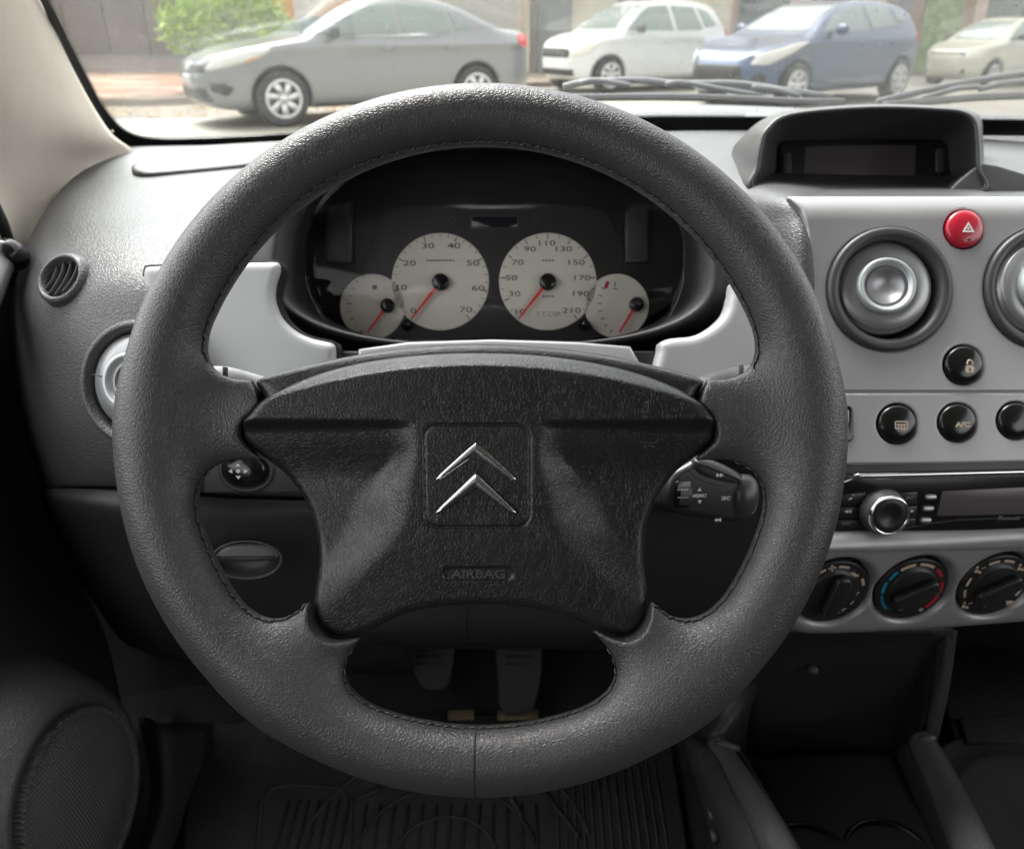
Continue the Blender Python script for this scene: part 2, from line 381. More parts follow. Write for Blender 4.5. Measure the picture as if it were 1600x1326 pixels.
class Grid2:
    def __init__(s, lo, hi, h, fn):
        s.lo = lo; s.h = h; x = np.arange(lo[0], hi[0] + h, h); y = np.arange(lo[1], hi[1] + h, h); X, Y = np.meshgrid(x, y, indexing='ij'); s.A = fn(X, Y)
    def blur(s, n):
        for _ in range(n):
            A = np.pad(s.A, 1, mode='edge'); s.A = (A[:-2, 1:-1] + A[2:, 1:-1] + A[1:-1, :-2] + A[1:-1, 2:] + 2 * A[1:-1, 1:-1]) / 6
        return s
    def __call__(s, X, Y):
        n = s.A.shape; fx = np.clip((X - s.lo[0]) / s.h, 0, n[0] - 1.001); fy = np.clip((Y - s.lo[1]) / s.h, 0, n[1] - 1.001)
        i = fx.astype(int); j = fy.astype(int); a = fx - i; b = fy - j; A = s.A
        return A[i, j] * (1 - a) * (1 - b) + A[i + 1, j] * a * (1 - b) + A[i, j + 1] * (1 - a) * b + A[i + 1, j + 1] * a * b
def sstep(x): x = np.clip(x, 0, 1); return x * x * (3 - 2 * x)
# ================================================================ STEERING WHEEL
WT = 4.0; WF = camframe(750, 690, .42, tilt=WT); _c, _s = math.cos(R_(WT)), math.sin(R_(WT))
def toPX(u, v, w_=0):
    d = 1 + (v * _s - w_ * _c) / F_PX
    return 800 + (u - 50) / d, 663 + (27 - v * _c - w_ * _s) / d
wheel = thing('steering_wheel', 'round black leather-covered four-spoke steering wheel with stitched seams and two silver chevrons', 'steering wheel', V(750, 690, .44))
cov_px = [(376, 684), (380, 664), (396, 648), (420, 622), (470, 592), (540, 566), (640, 550), (745, 545), (860, 550), (960, 566), (1040, 594), (1085, 624), (1108, 650), (1117, 668), (1117, 688), (1098, 708), (1064, 736), (1034, 778), (1017, 828), (1013, 880), (1018, 935), (1012, 970), (996, 992), (974, 1000), (950, 994), (915, 978), (860, 960), (800, 951), (745, 949), (690, 952), (630, 963), (585, 985), (555, 998), (525, 1002), (502, 994), (486, 974), (482, 945), (488, 890), (484, 840), (466, 782), (432, 736), (394, 706)]
cov = pxo(WF, cov_px, 8, smooth=3)
CG = Grid2((-420, -360), (420, 200), 3, lambda X, Y: sd_poly(cov, X, Y))
ROUT = 513.0
LX = lambda px, py, w_=0: WF.L(px, py, w_)
def seg2(x, y, a, b):
    ex, ey = b[0] - a[0], b[1] - a[1]; t = np.clip(((x - a[0]) * ex + (y - a[1]) * ey) / (ex * ex + ey * ey), 0, 1)
    return np.sqrt((x - a[0] - ex * t) ** 2 + (y - a[1] - ey * t) ** 2), t
sp_ul = [LX(300, 655), LX(430, 655)]; sp_ur = [LX(1200, 655), LX(1072, 655)]
sp_ll = [LX(462, 1034), LX(535, 955)]; sp_lr = [LX(1038, 1032), LX(965, 955)]
sh_px = [(440, 700), (425, 660), (411, 636), (403, 612), (396, 592), (440, 577), (540, 554), (640, 540), (745, 535), (855, 540), (960, 554), (1060, 577), (1102, 592), (1096, 612), (1088, 636), (1076, 660), (1060, 700), (1000, 760), (960, 930), (745, 920), (540, 930), (490, 760)]
shr = pxo(WF, sh_px, 0, smooth=3)
SG = Grid2((-420, -360), (420, 200), 3, lambda X, Y: sd_poly(shr, X, Y))
def leather_f(x, y, z):
    yy = (y - 20) / .984; xx = x - 1.5; a = yy / np.sqrt(xx * xx + yy * yy + 1e-6)
    r = 54.5 - 1.5 * a - 4.0 * a * a; q = np.sqrt(xx * xx + yy * yy) - ROUT
    d = np.sqrt(q * q + z * z) - r
    for (A, B), r0, r1, fl, k, w0 in ((sp_ul, 64, 62, .46, 80, -6), (sp_ur, 64, 62, .46, 80, -6), (sp_ll, 48, 47, .56, 84, -4), (sp_lr, 48, 47, .56, 84, -4)):
        dd, t = seg2(x, y, A, B); rr = r0 + (r1 - r0) * t
        # rounded bar, flattened front to back
        e = np.sqrt(dd * dd + ((z - w0) / fl) ** 2) - rr
        d = smin(d, e * .8, k)
    c = CG(x + 0 * z, y + 0 * z)
    lip = 6 * np.exp(-np.abs(c - 4) / 12)      # the hide is pulled up in a small lip round the cover
    return smax(smax(d - .3 * lip, 1.2 - c, 4), .9 - SG(x + 0 * z, y + 0 * z), 4)
v, f = solid(leather_f, (-580, -575, -72), (580, 590, 80), 4.4, 3)
rim = mesh('leather_rim', WF.P(v), f, M['leather'], wheel)
print('rim', len(f))
# ---- hub shroud under the cover
SG2 = Grid2((-420, -360), (420, 200), 3, lambda X, Y: sd_poly(shr, X, Y)).blur(2)
def shroud_f(x, y, z):
    px, py = toPX(x, y, 0)
    H = 18 - np.abs(px - 748) / 350 * 6 - np.clip(y - 20, 0, None) * .04
    return np.maximum(smax(SG2(x + 0 * z, y + 0 * z), z - H, 34), np.maximum(-(z + 60), -(y - 20)))
v, f = solid(shroud_f, (-385, 5, -66), (380, 165, 26), 3.2, 3); mesh('hub_shroud', WF.P(v), f, M['cover'], wheel)
v, f = plate(WF, inset(resample(cov, 90), 24), -95, -38, 12, 3); mesh('hub_body', v, f, M['black'], wheel)
v, f = lathe(WF.at(0, -60, 0), [(150, -90), (150, -230)], 40, False, True); mesh('hub_collar', v, f, M['black'], wheel)
# ---- airbag cover
def Hfun(X, Y):      # X, Y in local units -> height
    px, py = toPX(X, Y, 10); dx = np.abs(px - 745)
    yc = 575 + (dx / 350) ** 2 * 62
    H = np.where(py < yc, 40 - (yc - py) * 1.15, 40 - (py - yc) * .12)
    b = 90 + 12 * sstep((py - 690) / 120) + 125 * sstep((py - 790) / 200)
    side = np.clip((dx - b) / (46 + 60 * sstep((py - 700) / 100)), 0, 1); side = sstep(side)
    led = sstep((py - 656) / 20)
    drop = (11 * sstep((py - 657) / 12) + 20 * sstep((py - 662) / 90)) * side * (1 - .75 * sstep((py - 830) / 130))
    out = np.clip(dx - b - 30, 0, None)
    H = H - drop + led * side * (-.05 * out + 12 * sstep((py - 700) / 120) * side * 0)
    H = H - np.clip(py - 860, 0, None) * .05
    # the concave scoops are deepest beside the centre and rise to the outline
    return H
def Hdetail(X, Y):
    px, py = toPX(X, Y, 20)
    qx = np.abs(px - 745.5) - (82.5 - 22); qy = np.abs(py - 744) - (80 - 22)
    d = np.sqrt(np.maximum(qx, 0) ** 2 + np.maximum(qy, 0) ** 2) + np.minimum(np.maximum(qx, qy), 0) - 22
    g = -3.2 * np.exp(-(d / 1.7) ** 2)
    px_ = np.maximum(np.abs(px - 746) - 46, 0); dp = np.sqrt(px_ ** 2 + (py - 898.5) ** 2) - 10.5
    g = g - 3.4 * sstep(-dp / 2.5 + .5)
    return g
HG = Grid2((-420, -360), (420, 200), 1.5, Hfun).blur(10); DG = Grid2((-130, -260), (130, 60), .8, Hdetail)
CG1 = Grid2((-420, -360), (420, 200), 2, lambda X, Y: sd_poly(cov, X, Y))
def cover_f(x, y, z):
    x = x + 0 * z; y = y + 0 * z
    H = HG(x, y) + np.where((np.abs(x) < 120) & (y < 50) & (y > -250), DG(x, y), 0)
    c = CG1(x, y)
    return np.maximum(smax(c, (z - H) * .72, 16), -(z + 40))
v, f = solid(cover_f, (-390, -325, -46), (385, 160, 50), 2.3, 3, keep=lambda q: q[:, 2] > -39)
print('cover', len(f)); mesh('airbag_cover', WF.P(v), f, M['cover'], wheel)
def cover_w(u, v_):
    zz = np.linspace(55, -35, 181); vals = cover_f(np.full(181, u), np.full(181, v_), zz); i = np.argmax(vals < 0); return zz[i]
# ---- chevrons
def chevron(ax, ay, bx, by, ty, tl):
    """apex top, inner apex y, tips y"""
    parts = []
    for sgn in (-1, 1):
        n = 14; loops = []
        for i in range(n + 1):
            t = i / n
            # upper edge from (0, ay) to tip; lower edge from (0, by) to tip
            X = sgn * tl * t; ytop = ay + (ty - 6 - ay) * t; ybot = by + (ty + 3 - by) * t
            if i == n: X = sgn * (tl + 1.5); ytop += 3; ybot -= 3
            sec = []
            hgt = 11 - 5.5 * t if i < n else 3
            for j in range(9):
                a = math.pi * j / 8; m = (1 - math.cos(a)) / 2; yy = ytop + (ybot - ytop) * m; xx = X
                # ridge sits nearer the upper edge, like a bevelled blade
                z = hgt * (math.sin(a) ** .75)
                u, vv = WF.L(ax + xx, yy, 22); sec.append((u, vv, w0c + z - 3))
            loops.append(WF.P(sec))
        n2 = len(loops[0]); V_ = np.concatenate(loops); Fq = []
        for i in range(n):
            for j in range(n2 - 1):
                q = [i * n2 + j, i * n2 + j + 1, (i + 1) * n2 + j + 1, (i + 1) * n2 + j]; Fq.append(q if sgn < 0 else q[::-1])
        Fq.append(list(range(n * n2, n * n2 + n2))); parts.append((V_, Fq))
    return join(parts)
w0c = float(cover_w(*WF.L(745, 744, 20)))
v, f = chevron(743.6, 686, 0, 712, 750, 61); mesh('chevron_badge', v, f, M['chrome'], wheel, label='upper of the two silver chevrons', auto=50)
v, f = chevron(743.6, 736, 0, 762, 802, 61); mesh('chevron_badge', v, f, M['chrome'], wheel, label='lower of the two silver chevrons', auto=50)
u, vv = WF.L(746, 898.5, 14); wz = float(cover_w(u, vv))
v, f = text(WF, u, vv, 'AIRBAG', 12.5, wz - .4, 1.35, thick=2.4, bold=.02); mesh('airbag_lettering', v, f, M['smooth'], wheel, smooth=False)
for cx, sg in ((478, 1), (1015, -1)):
    pr = []
    for (dy, hw, k) in ((0, 13, 2.5), (8, 8, -1.5)):
        P3 = []
        for t in np.linspace(-1, 1, 9):
            u, vv = WF.L(cx + hw * t, 690 + dy + k * (1 - t * t) + (1 if sg < 0 else 1) * 0, 5); P3.append(WF.P([(u, vv, float(cover_w(u, vv)) + .6)])[0])
        pr.append(tube(P3, 1.0 * WF.unit, 6))
    v, f = join(pr); mesh('horn_mark', v, f, M['smooth'], wheel)
# ---- bottom seam and the stitches
def project(u, v_, z=30):
    p = np.array([[u, v_, z]], float)
    for _ in range(12):
        x, y, zz = p.T; e = .8; d = leather_f(x, y, zz)
        g = np.stack([leather_f(x + e, y, zz) - leather_f(x - e, y, zz), leather_f(x, y + e, zz) - leather_f(x, y - e, zz), leather_f(x, y, zz + e) - leather_f(x, y, zz - e)], 1) / (2 * e)
        p = p - (d / np.maximum((g ** 2).sum(1), .2))[:, None] * g
    return p[0], g[0] / np.linalg.norm(g[0])
P3 = []
for ph in np.linspace(-100, 75, 40):
    a = R_(ph); y0 = -ROUT * .985 + 6; p, n = project(-5, y0 - 62 * math.sin(a) * 1.0, 62 * math.cos(a)); P3.append(WF.P([p + n * .15])[0])
v, f = tube(P3, 1.15 * WF.unit, 6); mesh('rim_seam', v, f, M['hole'], wheel)
paths = [
 [(330, 562), (321, 548), (329, 490), (352, 440), (385, 388), (430, 330), (480, 287), (540, 252), (600, 236), (670, 226), (750, 222), (830, 226), (900, 240), (960, 268), (1020, 308), (1075, 356), (1120, 415), (1155, 470), (1178, 530), (1183, 556), (1176, 572)],
 [(345, 735), (322, 755), (311, 792), (318, 845), (335, 895), (366, 940), (400, 966), (425, 971), (452, 962), (474, 944)],
 [(1150, 733), (1174, 752), (1186, 790), (1180, 845), (1162, 895), (1130, 940), (1098, 966), (1072, 971), (1046, 962), (1026, 944)],
 [(553, 1020), (541, 1052), (546, 1080), (580, 1100), (620, 1114), (680, 1127), (745, 1131), (810, 1127), (870, 1114), (915, 1100), (945, 1080), (956, 1052), (944, 1020)]]
stv = []
for t in np.linspace(-1, 1, 7): stv.append((t * 6.2, 0, 1.9 * (1 - t * t) - .3))
sv, sf = tube(np.array(stv), 1.5, 6, True, [.5, .9, 1, 1, 1, .9, .5])
sm = bpy.data.meshes.new('stitch'); sm.from_pydata((sv * WF.unit).tolist(), [], sf); sm.materials.append(M['thread']); sm.shade_smooth()
hv, hf = tube(np.array([(-1.5, 0, 0), (0, 0, -1), (1.5, 0, 0)]), 1.3, 6)
nst = 0
for pth in paths:
    loc = np.array([WF.L(x, y, 0) + (0,) for x, y in pth]); q = resample(cr_eval(loc, 8), int(np.linalg.norm(np.diff(loc, axis=0), axis=1).sum() / 12.5), False)
    tn = np.gradient(q, axis=0); groove = []
    for i in range(len(q)):
        nrm = np.array([-tn[i, 1], tn[i, 0]]); nrm /= np.linalg.norm(nrm)
        # move a little into the leather so that the point lands on its forward face
        e = 3.0; c0 = leather_f(*[np.array([k]) for k in (q[i, 0] + nrm[0] * e, q[i, 1] + nrm[1] * e, 0.)])[0]; c1 = leather_f(*[np.array([k]) for k in (q[i, 0] - nrm[0] * e, q[i, 1] - nrm[1] * e, 0.)])[0]
        s_ = 1 if c0 < c1 else -1
        p, n = project(q[i, 0] - s_ * nrm[0] * 6, q[i, 1] - s_ * nrm[1] * 6, 12)
        groove.append(WF.P([p + n * -.15])[0])
        tv = np.array([tn[i, 0], tn[i, 1], 0.]); tv /= np.linalg.norm(tv); tv -= n * tv.dot(n); tv /= np.linalg.norm(tv); bn = np.cross(n, tv)
        sk = .32 * (1 if i % 2 else -1) + random.uniform(-.08, .08) + .25; t2 = tv * math.cos(sk) + bn * math.sin(sk); b2 = np.cross(n, t2)
        A = np.stack([WF.U * k[0] + WF.V * k[1] + WF.W * k[2] for k in (t2, b2, n)], 1)
        Mx = Matrix(((*A[0], 0), (*A[1], 0), (*A[2], 0), (0, 0, 0, 1))); Mx.translation = Vector(WF.P([p + n * .6])[0])
        inst('stitch', sm, wheel, Mx); nst += 1
    v, f = tube(groove, 1.5 * WF.unit, 5); mesh('stitch_groove', v, f, M['hole'], wheel)
print('stitches', nst)
# ================================================================ DASHBOARD
dash = thing('dashboard', 'grey grained dashboard shell running under the windscreen around the gauges', 'dashboard', V(700, 500, .75))
rows = [
 [(150, 232, 1.02), (203, 238, 1.04), (300, 229, 1.07), (430, 221, 1.1), (560, 216, 1.12)],
 [(118, 272, .95), (165, 277, .90), (280, 262, .93), (430, 252, .97), (560, 247, .99)],
 [(78, 318, .83), (118, 325, .735), (250, 318, .74), (400, 300, .79), (560, 290, .83)],
 [(46, 372, .75), (84, 382, .658), (215, 370, .645), (375, 350, .69), (520, 330, .74)],
 [(26, 425, .73), (60, 432, .645), (190, 428, .605), (350, 420, .62), (470, 420, .70)],
 [(16, 490, .73), (50, 494, .635), (180, 500, .595), (340, 500, .60), (460, 500, .68)],
 [(18, 570, .74), (55, 576, .64), (190, 585, .59), (345, 590, .605), (470, 590, .67)],
 [(32, 660, .74), (72, 668, .64), (200, 675, .60), (350, 685, .62), (480, 690, .67)],
 [(60, 745, .74), (98, 752, .65), (210, 755, .615), (350, 765, .63), (490, 770, .67)],
 [(62, 757, .76), (99, 760, .675), (210, 762, .64), (350, 773, .65), (490, 779, .69)],
 [(66, 800, .80), (104, 800, .71), (210, 800, .68), (350, 805, .68), (490, 812, .72)]]
v, f = patch(pxrows(rows), 8, 8, .004); mesh('left_shell', v, f, M['dash'], dash)
# seam ledge and lower panel
rows = [[(58, 766, .76), (98, 763, .655), (205, 765, .625), (330, 776, .63), (480, 782, .66), (640, 782, .70)],
        [(66, 785, .76), (104, 790, .650), (208, 800, .62), (335, 806, .625), (480, 812, .66), (640, 812, .70)],
        [(95, 850, .80), (135, 850, .69), (220, 860, .64), (345, 870, .64), (480, 880, .68), (640, 880, .72)],
        [(140, 930, .84), (180, 930, .74), (250, 950, .68), (360, 960, .68), (480, 970, .72), (640, 970, .76)],
        [(190, 1000, .90), (230, 1005, .82), (300, 1020, .76), (380, 1030, .76), (480, 1030, .80), (640, 1030, .84)],
        [(230, 1020, .98), (260, 1030, .95), (320, 1040, .92), (390, 1050, .92), (480, 1050, .94), (640, 1050, .96)]]
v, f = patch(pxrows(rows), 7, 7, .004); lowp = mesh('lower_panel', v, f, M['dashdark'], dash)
# recessed pull in the lower panel
HF = camframe(386, 874, .630, tilt=-4)
lp = []
for k, w_ in ((1.0, 2.5), (.97, 4.5), (.92, 3.5), (.90, -14), (.5, -22)):
    a = np.arange(40) / 40 * 2 * np.pi; lp.append(HF.P(np.stack([np.cos(a) * 56 * k, np.sin(a) * 31 * k, np.full(40, w_)], 1)))
v, f = loft(lp, False, True); hd = mesh('pull_recess', v, f, M['smooth'], dash)
lid = pxo(HF, [(337, 872), (342, 860), (358, 852), (386, 849), (414, 852), (431, 860), (436, 872), (415, 876), (386, 878), (357, 876)], 6, smooth=3)
v, f = plate(HF, lid, -10, 10, 7, 5); mesh('pull_lip', v, f, M['smooth'], dash)
# oval cover on the dash top
zt = [(205, 262), (230, 249), (290, 240), (360, 238), (412, 240), (424, 247), (400, 256), (340, 263), (270, 269), (222, 271)]
ov = cr_eval([onz(x, y, 1.0035) for x, y in zt], 4, True); dn = np.array([0, 0, -.008]); cen = ov.mean(0)
v, f = loft([ov + dn, ov, cen + (ov - cen) * .95 + [0, 0, .0018], cen + (ov - cen) * .9 + [0, 0, .0018], cen + (ov - cen) * .5 + [0, 0, .003]], True, True); mesh('oval_cover', v, f, M['dash'], dash)
# right part of the shell, up to the centre panel
rows = [
 [(960, 208, 1.12), (1060, 205, 1.12), (1200, 204, 1.14), (1350, 204, 1.15), (1500, 206, 1.15), (1700, 208, 1.16), (2200, 212, 1.14)],
 [(960, 240, 1.0), (1060, 236, .98), (1180, 236, .95), (1350, 238, .95), (1500, 240, .95), (1700, 240, .95), (2300, 250, .93)],
 [(990, 290, .84), (1090, 272, .82), (1185, 272, .78), (1330, 290, .73), (1500, 292, .73), (1700, 292, .73), (2500, 300, .73)],
 [(1040, 350, .74), (1130, 318, .72), (1226, 304, .635), (1330, 312, .66), (1500, 312, .66), (1700, 312, .66), (2600, 330, .68)],
 [(1075, 400, .70), (1160, 365, .665), (1256, 348, .604), (1330, 380, .66), (1500, 380, .66), (1700, 380, .66), (2600, 400, .68)],
 [(1090, 450, .71), (1180, 430, .645), (1266, 430, .598), (1330, 450, .66), (1500, 450, .66), (1700, 450, .66), (2600, 480, .70)],
 [(1090, 560, .70), (1190, 560, .645), (1270, 560, .602), (1330, 560, .66), (1500, 560, .66), (1700, 560, .66), (2600, 600, .74)]]
v, f = patch(pxrows(rows), 8, 8, .004); mesh('right_shell', v, f, M['dash'], dash)
v, f = patch([[np.array([x, 1.34, .985]) for x in (-.62, -.3, 0, .3, .7, 1.3)], [np.array([x, 1.1, 1.0]) for x in (-.62, -.3, 0, .3, .7, 1.3)], [np.array([x, .95, .99]) for x in (-.62, -.3, 0, .3, .7, 1.3)], [np.array([x, .85, .95]) for x in (-.62, -.3, 0, .3, .7, 1.3)]], 4, 4, .004); mesh('top_panel', v, f, M['dash'], dash)
v, f = patch([[V(x, 222, 1.12) for x in (480, 580, 770, 950, 1035)], [V(x, 222, .95) for x in (480, 580, 770, 950, 1035)], [V(x, 225, .80) for x in (480, 580, 770, 950, 1035)]], 4, 4, .004); mesh('hood_top', v, f, M['dash'], dash)
v, f = abox(.46, 1.24, .66, 1.0, .62, .95); mesh('glovebox_blocker', v, f, M['dashdark'], dash, smooth=False)  # out of view; added to block light under the passenger dash
# silver fascia either side of the gauges
FF = camframe(380, 480, .598)
fl = pxo(FF, [(222, 428), (224, 419), (231, 415), (330, 411), (424, 408), (437, 413), (437, 426), (431, 446), (430, 468), (440, 495), (460, 515), (487, 528), (515, 534), (524, 541), (526, 570), (540, 612), (340, 615), (325, 585), (306, 560), (290, 500), (262, 484), (238, 478), (225, 466)], 0, smooth=3)
v, f = plate(FF, inset(resample(fl, 120), -3.2), -36, -7, 2, 2); mesh('fascia_gap', v, f, M['hole'], dash)
v, f = sdplate(FF, fl, -34, 4, 16); mesh('silver_fascia', v, f, M['silver2'], dash)
fr_ = pxo(FF, [(1030, 548), (1034, 534), (1050, 528), (1085, 524), (1115, 508), (1134, 488), (1142, 462), (1146, 440), (1160, 440), (1185, 470), (1240, 560), (1240, 620), (1035, 620)], 0, smooth=3)
v, f = sdplate(FF, fr_, -34, 4, 16); mesh('silver_fascia', v, f, M['silver2'], dash)
v, f = plate(FF, pxo(FF, [(560, 545), (640, 534), (770, 530), (900, 534), (985, 541), (1003, 572), (1010, 640), (560, 640)], -8), -40, -8, 5, 4); mesh('column_top', v, f, M['silver2'], dash)
v, f = plate(FF, pxo(FF, [(500, 548), (1060, 548), (1060, 700), (500, 700)], -32), -60, -32, 4, 2); mesh('column_backing', v, f, M['black'], dash)
# small round demister vent
DV = camframe(92, 432, .613, tilt=16, yaw=-14)
v, f = lathe(DV, [(46, -20), (43, -5), (39, 0), (36, .5), (33.5, -2), (32, -28)], 40, False, True); vn = mesh('demister_vent', v, f, M['dash'], dash)
v, f = lathe(DV, [(31.5, -22), (31.5, -20)], 40, True, True); mesh('vent_back', v, f, M['hole'], vn)
for k, off in enumerate((-20, -8, 5, 18)):
    pts = [(off - 7 + 12 * (1 - (t ** 2)) * .5 + t * 9, t * math.sqrt(max(1, 31 ** 2 - (off) ** 2)) * .96, -7) for t in np.linspace(-1, 1, 11)]
    P3 = DV.P(pts); P4 = P3 - DV.W * 14 * DV.unit + DV.U * 3 * DV.unit; wv = DV.U * 1.6 * DV.unit
    v, f = loft([np.array([a, a + wv, b + wv, b]) for a, b in zip(P3, P4)], True, True); mesh('vane', v, f, M['smooth'], vn)
# driver's side ball vent
def ball_vent(fr, name, parent, outer, lab=None, ring=True, tx=0, ty=0, s=1.0):
    o = thing_part = None
    prof = [(outer * .99, -14), (outer, 2), (outer * .985, 6), (outer * .95, 8.5), (outer * .88, 8), (outer * .815, 3), (outer * .79, -6), (outer * .785, -40)] if ring else [(outer, -3), (outer * .95, 1), (outer * .9, 0), (outer * .84, -10), (outer * .83, -40)]
    v, f = lathe(fr, prof, 72, False, True); vt = mesh(name, v, f, M['smooth'] if ring else M['dash'], parent, label=lab)
    v, f = lathe(fr, [(outer * .78, -30), (outer * .78, -28)], 48, True, True); mesh('vent_cavity', v, f, M['hole'], vt)
    # the ball: tilted disc with a stepped rim and a dished knob
    n = (fr.W + fr.U * tx + fr.V * ty); n /= np.linalg.norm(n); U2 = np.cross(fr.V, n); bf = Frame(fr.P([(-6 * s, 4 * s, -4)])[0], U2, np.cross(n, U2), fr.unit * s)
    R = outer / s * .755
    v, f = lathe(bf, [(R * .93, -34), (R, -22), (R * 1.0, -8), (R * .985, -4), (R * .93, -3), (R * .925, 0), (R * .91, 2), (R * .60, 5), (R * .56, 4)], 72, True, True); mesh('vent_disc', v, f, M['ballsilver'], vt)
    v, f = lathe(bf, [(R * .61, 2), (R * .60, 12), (R * .58, 16), (R * .545, 17.5), (R * .50, 16), (R * .44, 10)], 64, True, False); mesh('knob_ring', v, f, M['ventring'], vt)
    v, f = lathe(bf, [(R * .445, 8), (R * .443, 10.5), (R * .36, 7.5), (R * .2, 5.5), (R * .01, 5)], 64, True, True); mesh('knob_dish', v, f, M['dish'], vt)
    return vt
SV = camframe(212, 600, .572, tilt=-3, yaw=-10)
vt = ball_vent(SV, 'side_vent', dash, 100, 'silver ball vent left of the steering wheel', ring=False, tx=-.05, ty=.02, s=1.0)
v, f = tube(SV.P([(-76, 16, -1), (-58, 12, 0)]), .8 * SV.unit, 5); mesh('vent_mark', v, f, M['smooth'], vt)
# mirror joystick housing, seen through the left gap of the wheel
JP = camframe(385, 735, .612, tilt=-8)
v, f = plate(JP, pxo(JP, [(318, 690), (470, 690), (470, 770), (318, 770)], 0), -10, -2, 3, 2); mesh('joystick_panel', v, f, M['smooth'], dash)
v, f = lathe(JP, [(44, -4), (44, 0), (40, 2), (37, 1), (36, -3)], 40, False, True, 1, .8); mesh('joystick_bowl', v, f, M['smooth'], dash)
v, f = lathe(JP, [(34, -4), (33, 6), (28, 12), (10, 14), (.1, 14)], 40, False, False, 1, .8); jk = mesh('mirror_joystick', v, f, M['gloss'], dash)
ar = []
for k in range(4):
    a = k * math.pi / 2; c, s_ = math.cos(a), math.sin(a); q = [(9, -4), (15, 0), (9, 4)]
    ar.append(poly(JP, [(x * c - y * s_ - 8, (x * s_ + y * c) * .85 + 2) for x, y in q], 14.2, .6))
ar.append(poly(JP, [(-8 + 3.4 * math.cos(a), 2 + 3 * math.sin(a)) for a in np.arange(10) / 10 * 6.283], 14.2, .6))
v, f = join(ar); mesh('joystick_arrows', v, f, M['white'], jk, smooth=False)
# lower steering shroud and knee bolster behind the wheel
rows = [[(555, 930, .68), (650, 925, .65), (745, 925, .645), (840, 925, .65), (960, 930, .68)], [(560, 985, .70), (650, 985, .675), (745, 985, .67), (840, 985, .675), (960, 985, .70)], [(565, 1004, .74), (650, 1007, .72), (745, 1007, .71), (840, 1007, .72), (960, 1004, .74)]]
v, f = patch(pxrows(rows), 6, 6, .004); mesh('column_shroud', v, f, M['dashdark'], dash)
v, f = tube([V(727, 940, .640), V(727, 985, .662), V(728, 1004, .705)], .0012, 6); mesh('shroud_joint', v, f, M['hole'], dash)
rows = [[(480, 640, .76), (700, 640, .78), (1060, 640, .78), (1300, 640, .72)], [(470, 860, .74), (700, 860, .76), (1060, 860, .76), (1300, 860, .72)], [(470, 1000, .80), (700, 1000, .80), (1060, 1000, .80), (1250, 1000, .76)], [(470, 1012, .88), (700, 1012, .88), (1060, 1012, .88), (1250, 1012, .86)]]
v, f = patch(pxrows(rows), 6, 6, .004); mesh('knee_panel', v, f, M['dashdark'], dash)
# ================================================================ INSTRUMENT CLUSTER
clu = thing('instrument_cluster', 'hooded instrument cluster with cream dials and red needles behind the steering wheel', 'instrument cluster', V(770, 530, .69))
def supr(cx, cy, rx, rt, rb, n=72, e=2.0):
    a = np.arange(n) / n * 2 * np.pi; c, s_ = np.cos(a), np.sin(a)
    return np.stack([cx + rx * np.sign(c) * np.abs(c) ** (2 / e), cy - np.where(s_ > 0, rt, rb) * np.sign(s_) * np.abs(s_) ** (2 / e)], 1)
def pl(P, d): return np.array([V(x, y, d) for x, y in P])
H0 = supr(773, 425, 400, 236, 124, e=2.4); H1 = supr(773, 425, 352, 214, 117, e=2.5); H1b = supr(773, 425, 338, 206, 113, e=2.5); H2 = supr(773, 420, 306, 192, 121, e=2.7); H3 = supr(773, 418, 300, 186, 123, e=2.8)
v, f = loft([pl(H0 * .97 + [23, 12], .80), pl(H0, .66), pl(H1, .625), pl(H1b, .627), pl(H2, .67), pl(H3, .675), pl(H3 * .985 + [11.6, 6.3], .705)]); mesh('hood', v, f, M['dashdark'], clu)
CF = camframe(770, 440, .705)
v, f = loft([pl(H3 * .985 + [11.6, 6.3], .708), pl(H3 * .985 + [11.6, 6.3], .7075)], True, True)
v, f = plate(CF, pxo(CF, supr(773, 418, 300, 192, 118, e=2.25), 0), -6, 0, 1, 1); mesh('face_plate', v, f, M['dashdark'], clu)
# moulded panel the dials are sunk in
v, f = plate(CF, pxo(CF, [(575, 392), (600, 330), (640, 318), (770, 314), (900, 318), (945, 330), (975, 392), (985, 440), (960, 524), (770, 528), (590, 524), (560, 440)], 2, smooth=3), 0, 3, 2, 2); mesh('dial_surround', v, f, M['dashdark'], clu)
for (x0, x1) in ((510, 552), (975, 1012)):
    v, f = plate(CF, pxo(CF, [(x0, 335), (x0 + 8, 322), (x1, 318), (x1, 412), (x0, 412)], 0), 0, 12, 4, 2); mesh('side_panel', v, f, M['smooth'], clu)
v, f = plate(CF, pxo(CF, [(735, 336), (811, 336), (811, 358), (735, 358)], 3), 3, 5, 1, 1); lc = mesh('lcd_frame', v, f, M['smooth'], clu)
v, f = plate(CF, pxo(CF, [(738, 339), (808, 339), (808, 355), (738, 355)], 5), 5, 5.6, .2, 1); mesh('lcd_screen', v, f, M['lcd'], lc)
for x in (706, 838):
    v, f = lathe(CF.at(*CF.L(x, 343, 3), 3), [(6, 0), (6, .6), (4.6, .6), (4.6, 0)], 20); mesh('warning_symbol', v, f, M['dash'], clu)
def dial(cx, cy, r, name, lab, small=None):
    u, v_ = CF.L(cx, cy, 5); fr = CF.at(u, v_, 5)
    sr = r * .705 / .705
    vv, ff = lathe(fr, [(sr, -5), (sr, .0), (sr - 1, 1), (sr - 2, 1)], 64, False, True); d = mesh(name, vv, ff, M['dial'], clu, label=lab); return d, fr
